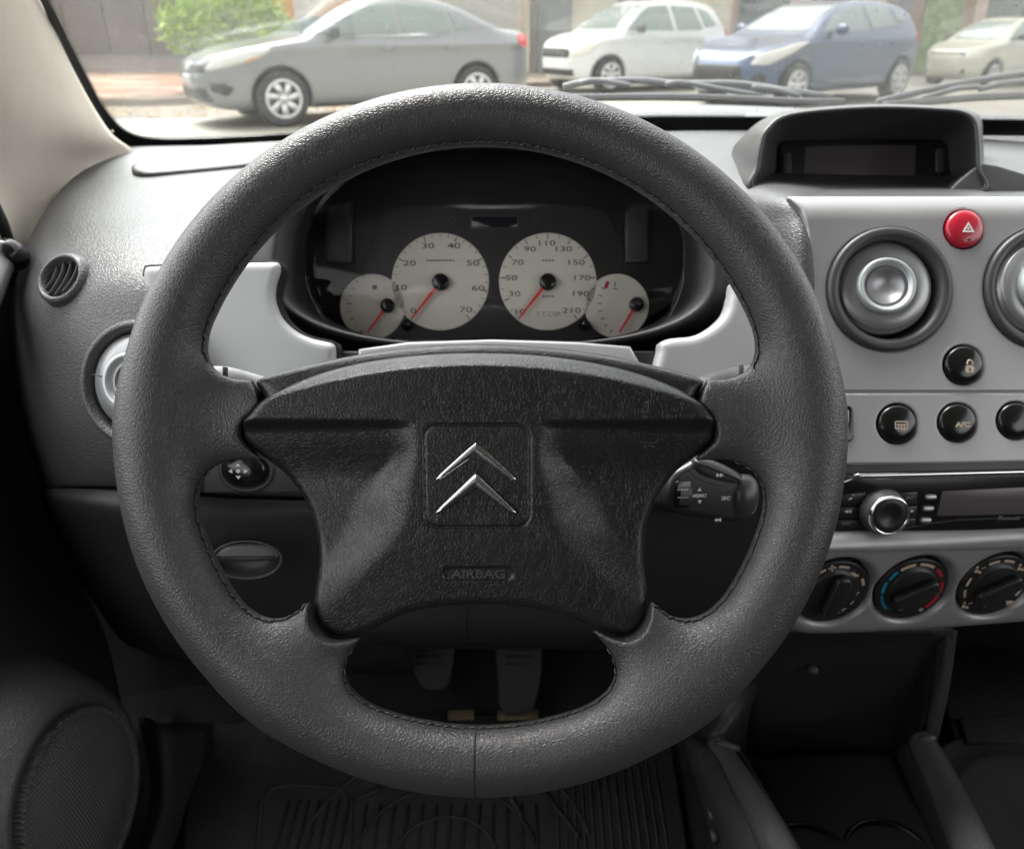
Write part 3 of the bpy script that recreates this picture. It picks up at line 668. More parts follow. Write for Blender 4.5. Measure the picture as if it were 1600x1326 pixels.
def nums(d, fr, cx, cy, items, size):
    for s_, x, y in items:
        u, v_ = CF.L(x, y, 6); vv, ff = text(CF, u, v_, s_, size, 6.3, 1.7, thick=.25, bold=.0); mesh('numeral', vv, ff, M['dialink'], d, smooth=False)
def ticks(d, cx, cy, r, a0, a1, n, major, mats=None, l0=8, l1=5):
    u0, v0 = CF.L(cx, cy, 6); P = []
    for i in range(n + 1):
        a = R_(a0 + (a1 - a0) * i / n); L = l0 if i % major == 0 else l1; rr = r - 2 - L / 2
        P.append(fbox(CF, u0 + math.cos(a) * rr, v0 + math.sin(a) * rr, 6.4, L, 1.5 if i % major == 0 else .9, .3, a))
    v, f = join(P); mesh('tick_marks', v, f, M['dialink'], d, smooth=False, kind='stuff')
def needle(d, hx, hy, tx, ty, hr):
    u, v_ = CF.L(hx, hy, 14); u2, v2 = CF.L(tx, ty, 12)
    dirv = np.array([u2 - u, v2 - v_]); L = np.linalg.norm(dirv); dirv /= L; nn = np.array([-dirv[1], dirv[0]])
    q = [(u + nn[0] * 2.6, v_ + nn[1] * 2.6), (u2 + nn[0] * 1.3, v2 + nn[1] * 1.3), (u2 - nn[0] * 1.3, v2 - nn[1] * 1.3), (u - nn[0] * 2.6, v_ - nn[1] * 2.6)]
    vv, ff = poly(CF, q, 12, 1.5); mesh('needle', vv, ff, M['needle'], d, smooth=False)
    vv, ff = lathe(CF.at(u, v_, 6), [(hr, 0), (hr, 8), (hr - 2, 10), (.1, 10)], 32); mesh('needle_hub', vv, ff, M['gloss'], d)
ts = .7; d1, f1 = dial(688, 440, 76, 'tachometer', 'round cream dial numbered 0 to 70')
nums(d1, f1, 0, 0, [('0', 646, 485), ('10', 628, 449), ('20', 640, 411), ('30', 669, 384), ('40', 709, 384), ('50', 739, 411), ('60', 747, 450), ('70', 728, 484)], 8.6)
ticks(d1, 688, 440, 76, 232, -52, 28, 4)
v, f = join([fbox(CF, *CF.L(688 - 20 + k * 5, 407, 6), 6.4, 3.4, 2.2, .25) for k in range(9)]); mesh('small_print', v, f, M['dialink'], d1, smooth=False)
needle(d1, 688, 440, 644, 497, 13)
d2, f2 = dial(856, 440, 76, 'speedometer', 'round cream dial numbered 10 to 210')
nums(d2, f2, 0, 0, [('10', 813, 487), ('30', 804, 459), ('50', 799, 434), ('70', 809, 410), ('90', 828, 389), ('110', 855, 380), ('130', 881, 389), ('150', 901, 410), ('170', 910, 434), ('190', 908, 459), ('210', 893, 485)], 8.2)
ticks(d2, 856, 440, 76, 232, -52, 20, 2)
u, v_ = CF.L(857, 491, 6); v, f = text(CF, u, v_, 'STOP', 7.5, 6.3, 1.5, thick=.25); mesh('lettering', v, f, mat('faint_ink', (.36, .32, .28), .6), d2, smooth=False)
for yy, n in ((407, 4), (463, 4)):
    v, f = join([fbox(CF, *CF.L(856 - 7 + k * 5, yy, 6), 6.4, 3.4, 2.2, .25) for k in range(n)]); mesh('small_print', v, f, M['dialink'], d2, smooth=False)
needle(d2, 856, 440, 812, 496, 13)
d3, f3 = dial(582, 479, 51, 'fuel_gauge', 'small cream fuel gauge at the left')
ticks(d3, 605, 477, 64, 130, 225, 8, 2, l0=7, l1=5)
v, f = join([fbox(CF, *CF.L(585, 449, 6), 6.4, 6, 7, .3), fbox(CF, *CF.L(588.5, 448, 6), 6.4, 1.5, 6, .3)]); mesh('pump_symbol', v, f, M['dialink'], d3, smooth=False)
needle(d3, 605, 477, 574, 520, 11)
d4, f4 = dial(964, 478, 50, 'temperature_gauge', 'small cream temperature gauge at the right')
u0, v0 = CF.L(995, 475, 6); P = []
for i in range(7):
    a = R_(155 + 12 * i); P.append(fbox(CF, u0 + math.cos(a) * 58, v0 + math.sin(a) * 58, 6.4, 6, 1.6, .3, a))
v, f = join(P); mesh('tick_marks', v, f, M['dialink'], d4, smooth=False, kind='stuff')
v, f = fbox(CF, *CF.L(948, 445, 6), 6.5, 5, 11, .3, -.35); mesh('hot_mark', v, f, M['redprint'], d4, smooth=False)
v, f = join([fbox(CF, *CF.L(961, 444, 6), 6.4, 1.6, 8, .3), fbox(CF, *CF.L(961, 451, 6), 6.4, 8, 1.4, .3)]); mesh('thermometer_symbol', v, f, M['dialink'], d4, smooth=False)
needle(d4, 995, 475, 968, 519, 11)
for x in (636, 913):
    u, v_ = CF.L(x, 508, 6); v, f = lathe(CF.at(u, v_, 0), [(9, 0), (8.5, 8), (6.5, 8), (6, 22), (4.5, 25), (.1, 26)], 24); mesh('reset_knob', v, f, M['gloss'], clu)
# clear curved lens in front of the dials
rows = [[(490 + 142 * i, 250 - (30 if 0 < i < 4 else -60), .685) for i in range(5)], [(478, 330, .662), (625, 330, .652), (773, 330, .648), (920, 330, .652), (1068, 330, .662)], [(478, 440, .650), (625, 440, .640), (773, 440, .636), (920, 440, .640), (1068, 440, .650)], [(520, 528, .665), (640, 532, .658), (773, 532, .655), (905, 532, .658), (1030, 528, .665)]]
v, f = patch(pxrows(rows), 8, 8, .0015); mesh('clear_lens', v, f, M['lens'], clu)
# ================================================================ STALKS
st = thing('audio_control_stalk', 'black audio control stalk with thumb wheel, in the right gap of the steering wheel', 'stalk', V(1110, 800, .57))
SF = camframe(1110, 765, .56, tilt=-10, yaw=12)
g = pxo(SF, [(1040, 770), (1050, 740), (1072, 725), (1090, 717), (1120, 722), (1160, 742), (1168, 765), (1162, 806), (1140, 815), (1080, 806), (1048, 798)], 0, smooth=4)
v, f = plate(SF, g, -30, 8, 12, 6); mesh('stalk_body', v, f, M['stalk'], st)
rk = pxo(SF, [(1084, 722), (1090, 716), (1108, 718), (1140, 731), (1158, 745), (1155, 754), (1140, 754), (1110, 747), (1090, 737)], 10, smooth=4)
v, f = plate(SF, rk, -2, 16, 8, 5); mesh('rocker_button', v, f, M['smooth'], st)
v, f = tube(SF.P([(*SF.L(x, y, 8), 8.5) for x, y in [(1076, 727), (1080, 738), (1092, 748), (1110, 755), (1135, 761), (1150, 763)]]), 1.0 * SF.unit, 6); mesh('edge_line', v, f, M['dash'], st)
cap = []
for k, x in ((.55, -26), (.9, -20), (1, -8), (.98, 6), (.8, 15), (.45, 20), (.05, 22)):
    a = np.arange(32) / 32 * 2 * np.pi; cap.append(SF.P(np.stack([np.full(32, SF.L(1166, 765)[0] + x), SF.L(1166, 776)[1] + np.sin(a) * 36 * k, -4 + np.cos(a) * 22 * k], 1)))
v, f = loft(cap, True, True); mesh('end_cap', v, f, mat('stalk_grey', (.045, .042, .042), .33), st)
v, f = plate(SF, rrect(*SF.L(1067, 772, 9), 27, 43, 6), 6, 9.5, 1, 2); wf_ = mesh('wheel_slot', v, f, M['gloss'], st)
cyl = []
for a in np.linspace(0, math.pi, 13): cyl.append(SF.P([(SF.L(1067, 772)[0] + x, SF.L(1067, 772)[1] + math.cos(a) * 16, 7 + math.sin(a) * 7) for x in (-9, 9, 9, -9)] ) + np.array([SF.W * 0, SF.W * 0, -SF.W * 2 * SF.unit, -SF.W * 2 * SF.unit]))
v, f = loft(cyl, True, True); mesh('thumb_wheel', v, f, M['smooth'], wf_, smooth=False)
for yy in (765, 777):
    v, f = fbox(SF, *SF.L(1067, yy, 14), 14.2, 17, 1.6, 1); mesh('wheel_rib', v, f, M['ballsilver'], wf_, smooth=False)
def arrow2(fr, px, py, s, w_, sg=1):
    u, v_ = fr.L(px, py, w_); P = []
    for k in (0, 1): P.append(poly(fr, [(u + sg * (k * s - s), v_ + s * .55), (u + sg * (k * s), v_), (u + sg * (k * s - s), v_ - s * .55)], w_, .5))
    return join(P)
v, f = arrow2(SF, 1125, 742, 6, 16.2); mesh('forward_arrows', v, f, M['white'], st, smooth=False)
v, f = arrow2(SF, 1121, 812, 6, 8.3, -1); mesh('back_arrows', v, f, M['white'], st, smooth=False)
for yy, sg in ((764, 1), (784, -1)):
    u, v_ = SF.L(1093, yy, 8); v, f = poly(SF, [(u - 3.5, v_ - 3 * sg), (u + 3.5, v_ - 3 * sg), (u, v_ + 3 * sg)], 8.2, .5); mesh('arrow_mark', v, f, M['white'], st, smooth=False)
u, v_ = SF.L(1093, 774, 8); v, f = text(SF, u, v_, 'MEMO', 5.4, 8.2, 1.05, thick=.5, bold=.02); mesh('lettering', v, f, M['white'], st, smooth=False)
u, v_ = SF.L(1134, 778, 8); v, f = text(SF, u, v_, 'SRC', 6, 8.2, 1.0, thick=.5, bold=.02); mesh('lettering', v, f, M['white'], st, smooth=False)
v, f = tube([V(1050, 775, .60), V(960, 775, .66), V(900, 760, .70)], .012, 12); mesh('stalk_arm', v, f, M['black'], st)
for nm, lab, pts, mk in (('light_stalk', 'grey light stalk tip showing above the upper left spoke', [(300, 582), (345, 578), (385, 586), (470, 610)], (352, 580)), ('wiper_stalk', 'grey wiper stalk tip showing above the upper right spoke', [(1225, 576), (1165, 577), (1120, 586), (1030, 610)], (1158, 577))):
    s2 = thing(nm, lab, 'stalk', V(*pts[1], .50))
    v, f = tube(cr_eval([V(x, y + 14, .50 + i * .03) for i, (x, y) in enumerate(pts)], 6), .0085, 16, True, None); mesh('stalk_body', v, f, M['silver2'] if 'light' in nm else M['dash'], s2)
    p = V(mk[0], mk[1] + 6, .497); v, f = fbox(Frame(p, RGT, UPV, 1), 0, 0, 0, .0012, .010, .006); mesh('stalk_notch', v, f, M['hole'], s2)
# ================================================================ CENTRE PANEL
cpn = thing('center_panel', 'silver centre panel with round air vents above a row of black buttons', 'centre panel', V(1450, 740, .62))
CP = camframe(1450, 450, .60)
cpo = pxo(CP, [(1237, 300), (1251, 318), (1260, 345), (1265, 400), (1266, 560), (1266, 728), (1480, 726), (1760, 720), (1760, 300)], 0)
holes = [(1389, 452, 97), (1634, 450, 97), (1506, 358, 31.5), (1505, 570, 31.5), (1401, 662, 32), (1495, 660, 31), (1586, 657, 30)]
hl = [(*CP.L(x, y), r) for x, y, r in holes]
CPG = Grid2((-240, -300), (330, 170), 3, lambda X, Y: sd_poly(resample(cpo, 60), X, Y))
yg = CP.L(1450, 613)[1]; ytop = CP.L(1450, 345)[1]; ysw = CP.L(1450, 735)[1]
def cp_f(x, y, z):
    o = CPG(x + 0 * z, y + 0 * z)
    H = -.010 * np.clip(y - ytop, 0, None) ** 2 - 3.2 * np.exp(-((y - yg) / 2.0) ** 2) + 1.2 * sstep((yg - y) / 4)
    d = smax(o, z - H, 7)
    for hx, hy, r in hl: d = smax(d, r - np.sqrt((x - hx) ** 2 + (y - hy) ** 2), 2.5)
    return np.maximum(d, -(z + 34))
v, f = solid(cp_f, (-235, -295, -38), (325, 165, 8), 2.6, 2); mesh('silver_face', CP.P(v), f, M['silver'], cpn)
v, f = plate(CP, inset(resample(cpo, 60), 22), -60, -33, 4, 2); mesh('backing', v, f, M['hole'], cpn)
ball_vent(CP.atpx(1389, 452), 'air_vent', cpn, 97, 'air vent beside the steering wheel', tx=-.10, ty=.05)
ball_vent(CP.atpx(1634, 450), 'air_vent', cpn, 97, 'air vent at the right edge, its knob turned aside', tx=.16, ty=-.03)
def button(fr, px, py, r, m, name, lab=None, parent=cpn):
    b = fr.atpx(px, py); v, f = lathe(b, [(r * .985, -30), (r * .985, 1), (r * .95, 3.5), (r * .86, 5.4), (r * .6, 7.6), (r * .3, 8.6), (.1, 9)], 48); o = mesh(name, v, f, m, parent, label=lab)
    return b, o
b, o = button(CP, 1506, 358, 29.5, M['red'], 'hazard_button', 'round red hazard button')
tri = lambda r, cy: [(0, cy + r), (r * .95, cy - r * .6), (-r * .95, cy - r * .6)]
P = []
for i in range(3):
    a, c = tri(10, -1)[i], tri(10, -1)[(i + 1) % 3]; a2, c2 = tri(5.6, -1)[i], tri(5.6, -1)[(i + 1) % 3]; P.append(poly(b, [a, c, c2, a2], 9.0, .5))
P.append(poly(b, tri(2.6, -1), 9.0, .5)); v, f = join(P); v = v + b.U * 2 * b.unit; mesh('triangle_symbol', v, f, M['white'], o, smooth=False)
v, f = lathe(b.at(4, -17, 6.6), [(3.2, 0), (3.2, 1), (.1, 1)], 16); mesh('lamp', v, f, M['black'], o)
b, o = button(CP, 1505, 570, 30, M['gloss'], 'lock_button', 'round black button with a padlock')
P = [poly(b, [(u + 5, v_ - 4) for u, v_ in rrect(0, -3, 13, 11, 3)], 9.0, .5)]
P.append(tube(b.P([(5 + 4.2 * math.cos(a), 0 + 7 * math.sin(a), 9.2) for a in np.linspace(0, math.pi, 9)]), 1.3 * b.unit, 6)); v, f = join(P); mesh('padlock_symbol', v, f, M['cream'], o, smooth=False)
v, f = poly(b, [(6.5, -6), (3.5, -6), (5, -11)], 9.6, .3); mesh('keyhole', v, f, M['gloss'], o, smooth=False)
b, o = button(CP, 1401, 662, 30, M['gloss'], 'rear_heater_button', 'round black rear window heater button')
ou = rrect(3, -2, 20, 13, 2.5); P = [poly(b, [ou[i], ou[(i + 1) % len(ou)], inset(ou, 1.8)[(i + 1) % len(ou)], inset(ou, 1.8)[i]], 9.0, .5) for i in range(len(ou)) if np.linalg.norm(ou[i] - ou[(i + 1) % len(ou)]) > .01]
for k in (-4.5, 0, 4.5): P += [fbox(b, 3 + k, -3.5, 9.3, 1.5, 8, .5), fbox(b, 3 + k, -10.5, 9.0, 2.4, 1.5, .5)]
P.append(fbox(b, 3, -2, 9.25, 15, 1.3, .5)); v, f = join(P); mesh('heater_symbol', v, f, M['cream'], o, smooth=False)
b, o = button(CP, 1495, 660, 29.5, M['gloss'], 'air_conditioning_button', 'round black button marked A/C')
v, f = text(b, 4, -3, 'A/C', 7.5, 9.0, 1.25, thick=.5, bold=.03); mesh('lettering', v, f, M['cream'], o, smooth=False)
b, o = button(CP, 1586, 657, 28.5, M['gloss'], 'blank_button', 'plain round black button')
v, f = plate(CP, rrect(*CP.L(1318, 662), 30, 58, 10), -6, 4, 3, 3); o = mesh('rocker_switch', v, f, M['gloss'], cpn, label='black rocker switch half hidden by the wheel rim')
v, f = fbox(CP, *CP.L(1322, 650), 4.2, 5, 18, 1); mesh('rocker_light', v, f, M['cream'], o, smooth=False)
v, f = fbox(CP, *CP.L(1322, 676), 4.2, 4, 12, 1); mesh('rocker_light', v, f, M['cream'], o, smooth=False)
# ================================================================ RADIO
rad = thing('car_radio', 'black single-slot car radio with chrome strip and round volume knob', 'car radio', V(1450, 840, .62))
RF = camframe(1450, 785, .612, tilt=-14, yaw=4)
v, f = plate(RF, pxo(RF, [(1255, 728), (1480, 724), (1760, 714), (1760, 829), (1600, 834), (1450, 842), (1255, 848)], 0), -40, -2, 2, 2); mesh('slot_frame', v, f, M['smooth'], rad)
v, f = plate(RF, pxo(RF, [(1262, 742), (1330, 741), (1480, 738), (1760, 728), (1760, 820), (1600, 826), (1450, 834), (1262, 838)], 2), -6, 2, 3, 3); mesh('radio_face', v, f, M['gloss'], rad)
v, f = plate(RF, pxo(RF, [(1334, 742), (1345, 740), (1600, 734), (1760, 728), (1760, 739), (1600, 745), (1450, 749), (1352, 751), (1342, 749)], 6), 0, 7, 3.2, 4); mesh('chrome_strip', v, f, M['chrome2'], rad)
v, f = plate(RF, pxo(RF, [(1473, 767), (1600, 761), (1760, 757), (1760, 800), (1600, 803), (1464, 806)], 3), 1, 3, .8, 2); mesh('radio_screen', v, f, M['screen'], rad)
v, f = tube(RF.P([(*RF.L(x, y, 3), 2.6) for x, y in ((1300, 829), (1400, 828), (1450, 818), (1500, 812), (1600, 808), (1740, 804))]), .8 * RF.unit, 6); mesh('face_crease', v, f, M['smooth'], rad)
for nm, q in (('radio_button', [(1312, 772), (1352, 769), (1350, 788), (1310, 789)]), ('radio_button', [(1308, 792), (1346, 791), (1344, 808), (1306, 809)]), ('radio_button', [(1305, 812), (1346, 811), (1350, 824), (1303, 826)]), ('radio_button', [(1400, 769), (1433, 768), (1432, 787), (1408, 788)]), ('radio_button', [(1410, 791), (1432, 790), (1430, 806), (1410, 808)]), ('radio_button', [(1408, 811), (1430, 809), (1428, 821), (1404, 822)])):
    v, f = plate(RF, pxo(RF, q, 2), 1, 4.5, 1.4, 2); mesh(nm, v, f, M['black'], rad)
for x, y in ((1454, 776), (1450, 794), (1446, 812)):
    v, f = plate(RF, rrect(*RF.L(x, y, 3), 18.5, 8, 3.9), 1, 6.5, 3, 3); mesh('silver_button', v, f, M['greybtn'], rad)
kb = RF.atpx(1376, 796); 
v, f = lathe(kb, [(37, -2), (36.5, 4), (34.5, 14), (32, 24)], 56); mesh('knob_skirt', v, f, M['smooth'], rad)
v, f = lathe(kb, [(32, 24), (31, 28), (28.5, 30), (27, 28)], 56); mesh('knob_ring', v, f, M['chrome2'], rad)
v, f = lathe(kb, [(27.5, 27), (26, 28.5), (14, 27), (12, 25.5), (.1, 25.5)], 56); mesh('knob_face', v, f, M['black'], rad)
for x, y, sg in ((1325, 799, -1), (1423, 798, 1)):
    v, f = arrow2(RF, x, y, 5.2, 4.6, sg); mesh('skip_arrows', v, f, M['white'], rad, smooth=False)
v, f = join([tube(RF.P([(*RF.L(1326, 781, 4.6), 4.6), (*RF.L(1331, 778, 4.6), 4.6)]), 1.3 * RF.unit, 6), tube(RF.P([(*RF.L(1331, 780, 4.6), 4.6), (*RF.L(1331, 772, 4.6), 4.6), (*RF.L(1335, 774, 4.6), 4.6)]), .8 * RF.unit, 6)]); mesh('note_symbol', v, f, M['cream'], rad)
for t_, x, y, sz in (('SRC', 1420, 777, 4.6), ('DISP', 1414, 815, 3.6), ('BACK', 1322, 817, 3.4), ('Bluetooth', 1577, 809, 5.6)):
    u, v_ = RF.L(x, y, 3); v, f = text(RF, u, v_, t_, sz, 4.6 if x < 1500 else 2.2, 1.1, thick=.4, skew=.15 if x > 1500 else 0); mesh('lettering', v, f, M['greybtn'], rad, smooth=False)
v, f = tube(RF.P([(*RF.L(1310, 755, 3), 3), (*RF.L(1322, 752, 3), 3), (*RF.L(1331, 748, 3), 3)]), 1.2 * RF.unit, 6); mesh('eject_mark', v, f, M['greybtn'], rad)
# ================================================================ CLIMATE PANEL
clp = thing('climate_panel', 'silver heater panel with three black rotary dials below the radio', 'heater panel', V(1430, 1000, .62))
CL = camframe(1430, 920, .632, tilt=-27, yaw=7)
clo = pxo(CL, [(1215, 852), (1290, 844), (1450, 838), (1600, 830), (1760, 823), (1760, 970), (1600, 984), (1450, 997), (1320, 1004), (1262, 1003), (1238, 990), (1215, 940)], 0, smooth=3)
CLG = Grid2((-260, -130), (400, 120), 3, lambda X, Y: sd_poly(clo, X, Y))
dials = [(1301, 925), (1425, 921), (1554, 915)]; dl = [CL.L(x, y, -8) for x, y in dials]; RD = 59
ystep = CL.L(1450, 858)[1]
def cl_f(x, y, z):
    H = 3 * sstep((y - ystep + 4) / 8) - .0016 * np.clip(-y - 20, 0, None) ** 2
    d = smax(CLG(x + 0 * z, y + 0 * z), z - H, 26)
    for hx, hy in dl:
        r = np.sqrt((x - hx) ** 2 + (y - hy - 2) ** 2); d = smax(d, (RD + 3 + np.clip(z + 14, -4, 99) * .55 - r) * .85, 7)
    return np.maximum(d, -(z + 24))
v, f = solid(cl_f, (-258, -128, -28), (395, 118, 8), 2.7, 2); mesh('silver_face', CL.P(v), f, M['silver'], clp)
v, f = plate(CL, inset(resample(clo, 60), 10), -60, -23, 4, 2); mesh('backing', v, f, M['hole'], clp)
def rotary(i, lab, gripang):
    fr = CL.at(dl[i][0], dl[i][1], -13)
    v, f = lathe(fr, [(RD + 1, -10), (RD, 3), (RD - 2, 5), (RD - 5, 5), (41, 5), (39, 8), (37, 9), (.1, 9)], 64); o = mesh('rotary_dial', v, f, M['black'], clp, label=lab)
    L = 76; g = rrect(0, 0, L, 27, 11, 5); c, s_ = math.cos(gripang), math.sin(gripang); g = np.stack([g[:, 0] * c - g[:, 1] * s_, g[:, 0] * s_ + g[:, 1] * c], 1)
    v, f = plate(fr, g, 5, 24, 6, 4); gp = mesh('grip', v, f, M['black'], o)
    for sg in (-1, 1):
        pts = [(x * c - sg * 11 * s_, x * s_ + sg * 11 * c, 22.5) for x in np.linspace(-L * .4, L * .42, 8)]
        v, f = tube(fr.P(pts), .8 * fr.unit, 6); mesh('grip_edge', v, f, M['smooth'], gp)
    return fr, o
def arcseg(fr, o, p0, p1, m, wd=4.2):
    a = fr.L(*p0, 5); b = fr.L(*p1, 5); a0 = math.atan2(a[1], a[0]); a1 = math.atan2(b[1], b[0])
    if a1 - a0 > math.pi: a1 -= 2 * math.pi
    if a0 - a1 > math.pi: a1 += 2 * math.pi
    P = [(49 * math.cos(t), 49 * math.sin(t), 5.6) for t in np.linspace(a0, a1, 9)]; loops = []
    for x, y, z in P:
        n = np.array([x, y, 0]) / 49; loops.append(fr.P([(x - n[0] * wd / 2, y - n[1] * wd / 2, 5.0), (x - n[0] * wd / 2, y - n[1] * wd / 2, 5.7), (x + n[0] * wd / 2, y + n[1] * wd / 2, 5.7), (x + n[0] * wd / 2, y + n[1] * wd / 2, 5.0)]))
    v, f = loft(loops, True, True); mesh('scale_mark', v, f, m, o, smooth=False)
def dot(fr, o, px, py, r, m=None, w_=5.2, name='pointer_or_glint'):
    u, v_ = fr.L(px, py, w_); v, f = lathe(fr.at(u, v_, w_), [(r, 0), (r * .8, .9), (.1, 1.1)], 14); mesh(name, v, f, m or M['cream'], o)
fr, o = rotary(0, 'black fan speed dial nearest the steering wheel', R_(82))
arcseg(fr, o, (1276, 893), (1290, 889), M['cream']); arcseg(fr, o, (1310, 889), (1323, 893), M['cream']); arcseg(fr, o, (1338, 908), (1340, 916), M['cream'])
def icon(fr, o, px, py, kind, s=1.0):
    u, v_ = fr.L(px, py, 5); P = []
    if kind == 'fan':
        for k in range(4):
            a = k * math.pi / 2 + .3; P.append(poly(fr, [(u, v_), (u + 5 * s * math.cos(a - .45), v_ + 5 * s * math.sin(a - .45)), (u + 6 * s * math.cos(a), v_ + 6 * s * math.sin(a)), (u + 4 * s * math.cos(a + .4), v_ + 4 * s * math.sin(a + .4))], 5.1, .5))
    if kind == 'car':
        P = [poly(fr, [(u - 9, v_ - 3), (u + 9, v_ - 3), (u + 9, v_ + 1), (u + 5, v_ + 1), (u + 2, v_ + 5), (u - 5, v_ + 5), (u - 8, v_ + 1)], 5.1, .5)]
    if kind == 'person':
        P = [lathe(fr.at(u - 4, v_ + 5, 5.1), [(2.4, 0), (2.4, .5), (.1, .5)], 10), poly(fr, [(u - 6, v_ + 1), (u - 1, v_ + 1), (u - 1, v_ - 2), (u + 5, v_ - 2), (u + 6, v_ - 7), (u + 3, v_ - 7), (u + 2, v_ - 5), (u - 6, v_ - 5)], 5.1, .5), fbox(fr, u + 7, v_ + 4, 5.3, 7, 1.6, .4, .5)]
    if kind == 'screen':
        P = [poly(fr, [(u - 5, v_ - 2), (u + 5, v_ - 2), (u + 7, v_ + 4), (u - 7, v_ + 4)], 5.1, .5), ]
        for k in (-3, 0, 3): P.append(fbox(fr, u + k, v_ - 4.5, 5.3, 1.3, 3, .4, .3))
    v, f = join(P); mesh('dial_symbol', v, f, M['cream'], o, smooth=False)
icon(fr, o, 1300, 887, 'fan', 1.1); icon(fr, o, 1333, 898, 'car')
for x, y in ((1338, 926), (1330, 940), (1317, 951), (1308, 957)): icon(fr, o, x, y, 'fan', .8)
dot(fr, o, 1307, 917, 4.2, w_=14)  # cream dot painted as a glint on the hub
fr, o = rotary(1, 'middle dial with blue and red temperature marks', R_(28))
for p0, p1, m in (((1407, 889), (1431, 882), 'cream'), ((1438, 882), (1457, 888), 'cream'), ((1462, 891), (1470, 901), 'redprint'), ((1473, 908), (1470, 926), 'redprint'), ((1467, 930), (1447, 950), 'redprint'), ((1402, 893), (1387, 904), 'blueprint'), ((1383, 909), (1374, 927), 'blueprint'), ((1372, 932), (1382, 952), 'blueprint')): arcseg(fr, o, p0, p1, M[m], 5)
dot(fr, o, 1409, 951, 4); icon(fr, o, 1439, 952, 'fan', .7)
fr, o = rotary(2, 'air flow dial with little seated figures', R_(30))
for p0, p1 in (((1545, 881), (1562, 877)), ((1569, 877), (1583, 880)), ((1515, 902), (1506, 915)), ((1503, 922), (1504, 934)), ((1597, 918), (1589, 931))): arcseg(fr, o, p0, p1, M['cream'])
icon(fr, o, 1529, 890, 'person'); icon(fr, o, 1596, 886, 'person'); icon(fr, o, 1509, 945, 'person', .8); icon(fr, o, 1577, 941, 'screen'); dot(fr, o, 1540, 945, 4)
# ================================================================ DISPLAY POD
pod = thing('display_pod', 'hooded trip computer display on top of the dashboard', 'display', V(1350, 300, .75))
def sub(P, d, n=5): return cr_eval([V(x, y, d) for x, y in P], n, True)
A = [(1143, 300), (1143, 240), (1158, 216), (1190, 188), (1240, 172), (1360, 163), (1480, 166), (1515, 172), (1533, 186), (1536, 215), (1538, 262), (1538, 300), (1340, 300)]
B = [(1180, 302), (1180, 262), (1186, 225), (1197, 200), (1235, 177), (1360, 166), (1470, 169), (1508, 174), (1526, 188), (1531, 215), (1533, 262), (1533, 302), (1350, 302)]
C_ = [(1190, 296), (1189, 262), (1194, 227), (1204, 205), (1240, 183), (1360, 172), (1466, 175), (1500, 180), (1517, 193), (1522, 216), (1524, 262), (1524, 296), (1350, 296)]
D = [(1214, 288), (1214, 262), (1215, 240), (1218, 226), (1245, 221), (1360, 219), (1440, 220), (1470, 222), (1479, 228), (1480, 240), (1481, 262), (1481, 288), (1350, 288)]
Bm = [((a[0] * .06 + b[0] * .94), (a[1] * .06 + b[1] * .94)) for a, b in zip(A, B)]; Bc = [((b[0] + c[0]) / 2, (b[1] + c[1]) / 2) for b, c in zip(B, C_)]
v, f = loft([sub(A, .93), sub(Bm, .708), sub(B, .699), sub(Bc, .697), sub(C_, .702), sub(D, .80)], False, True); mesh('hood', v, f, M['smooth'], pod)
PF = camframe(1347, 252, .795)
v, f = plate(PF, pxo(PF, [(1216, 232), (1224, 222), (1347, 220), (1468, 220), (1477, 230), (1478, 276), (1468, 284), (1347, 286), (1226, 286), (1216, 277)], 0), -8, 6, 3, 3); bz = mesh('bezel', v, f, M['black'], pod)
v, f = plate(PF, pxo(PF, [(1257, 229), (1345, 227), (1431, 227), (1429, 279), (1345, 280), (1256, 280)], 6), 5, 7, 1, 2); mesh('display_screen', v, f, M['screen'], pod)
for x, y in ((1229, 258), (1467, 252)):
    v, f = plate(PF, rrect(*PF.L(x, y, 6), 14, 39, 6.5), 5, 11, 3, 3); mesh('side_button', v, f, M['smooth'], bz)
fin = pxo(PF, [(1478, 302), (1496, 284), (1520, 263), (1536, 254), (1600, 275), (1740, 318), (1600, 320), (1480, 308)], 90)
v, f = plate(Frame(V(1560, 280, .70), RGT, UPV, .7 / F_PX), np.array([((x - 1560), (280 - y)) for x, y in [(1478, 303), (1496, 284), (1520, 264), (1536, 254), (1560, 258), (1620, 276), (1760, 320), (1480, 320)]]), -60, 0, 4, 3); mesh('side_fin', v, f, M['smooth'], pod)
v, f = patch([[V(x, 286, .785) for x in (1212, 1350, 1486)], [V(x, 291, .74) for x in (1205, 1350, 1500)], [V(x, 297, .69) for x in (1200, 1350, 1528)], [V(x, 305, .645) for x in (1215, 1350, 1560)], [V(x, 312, .62) for x in (1240, 1350, 1560)]], 6, 5, .003); mesh('ledge', v, f, M['dash'], pod)
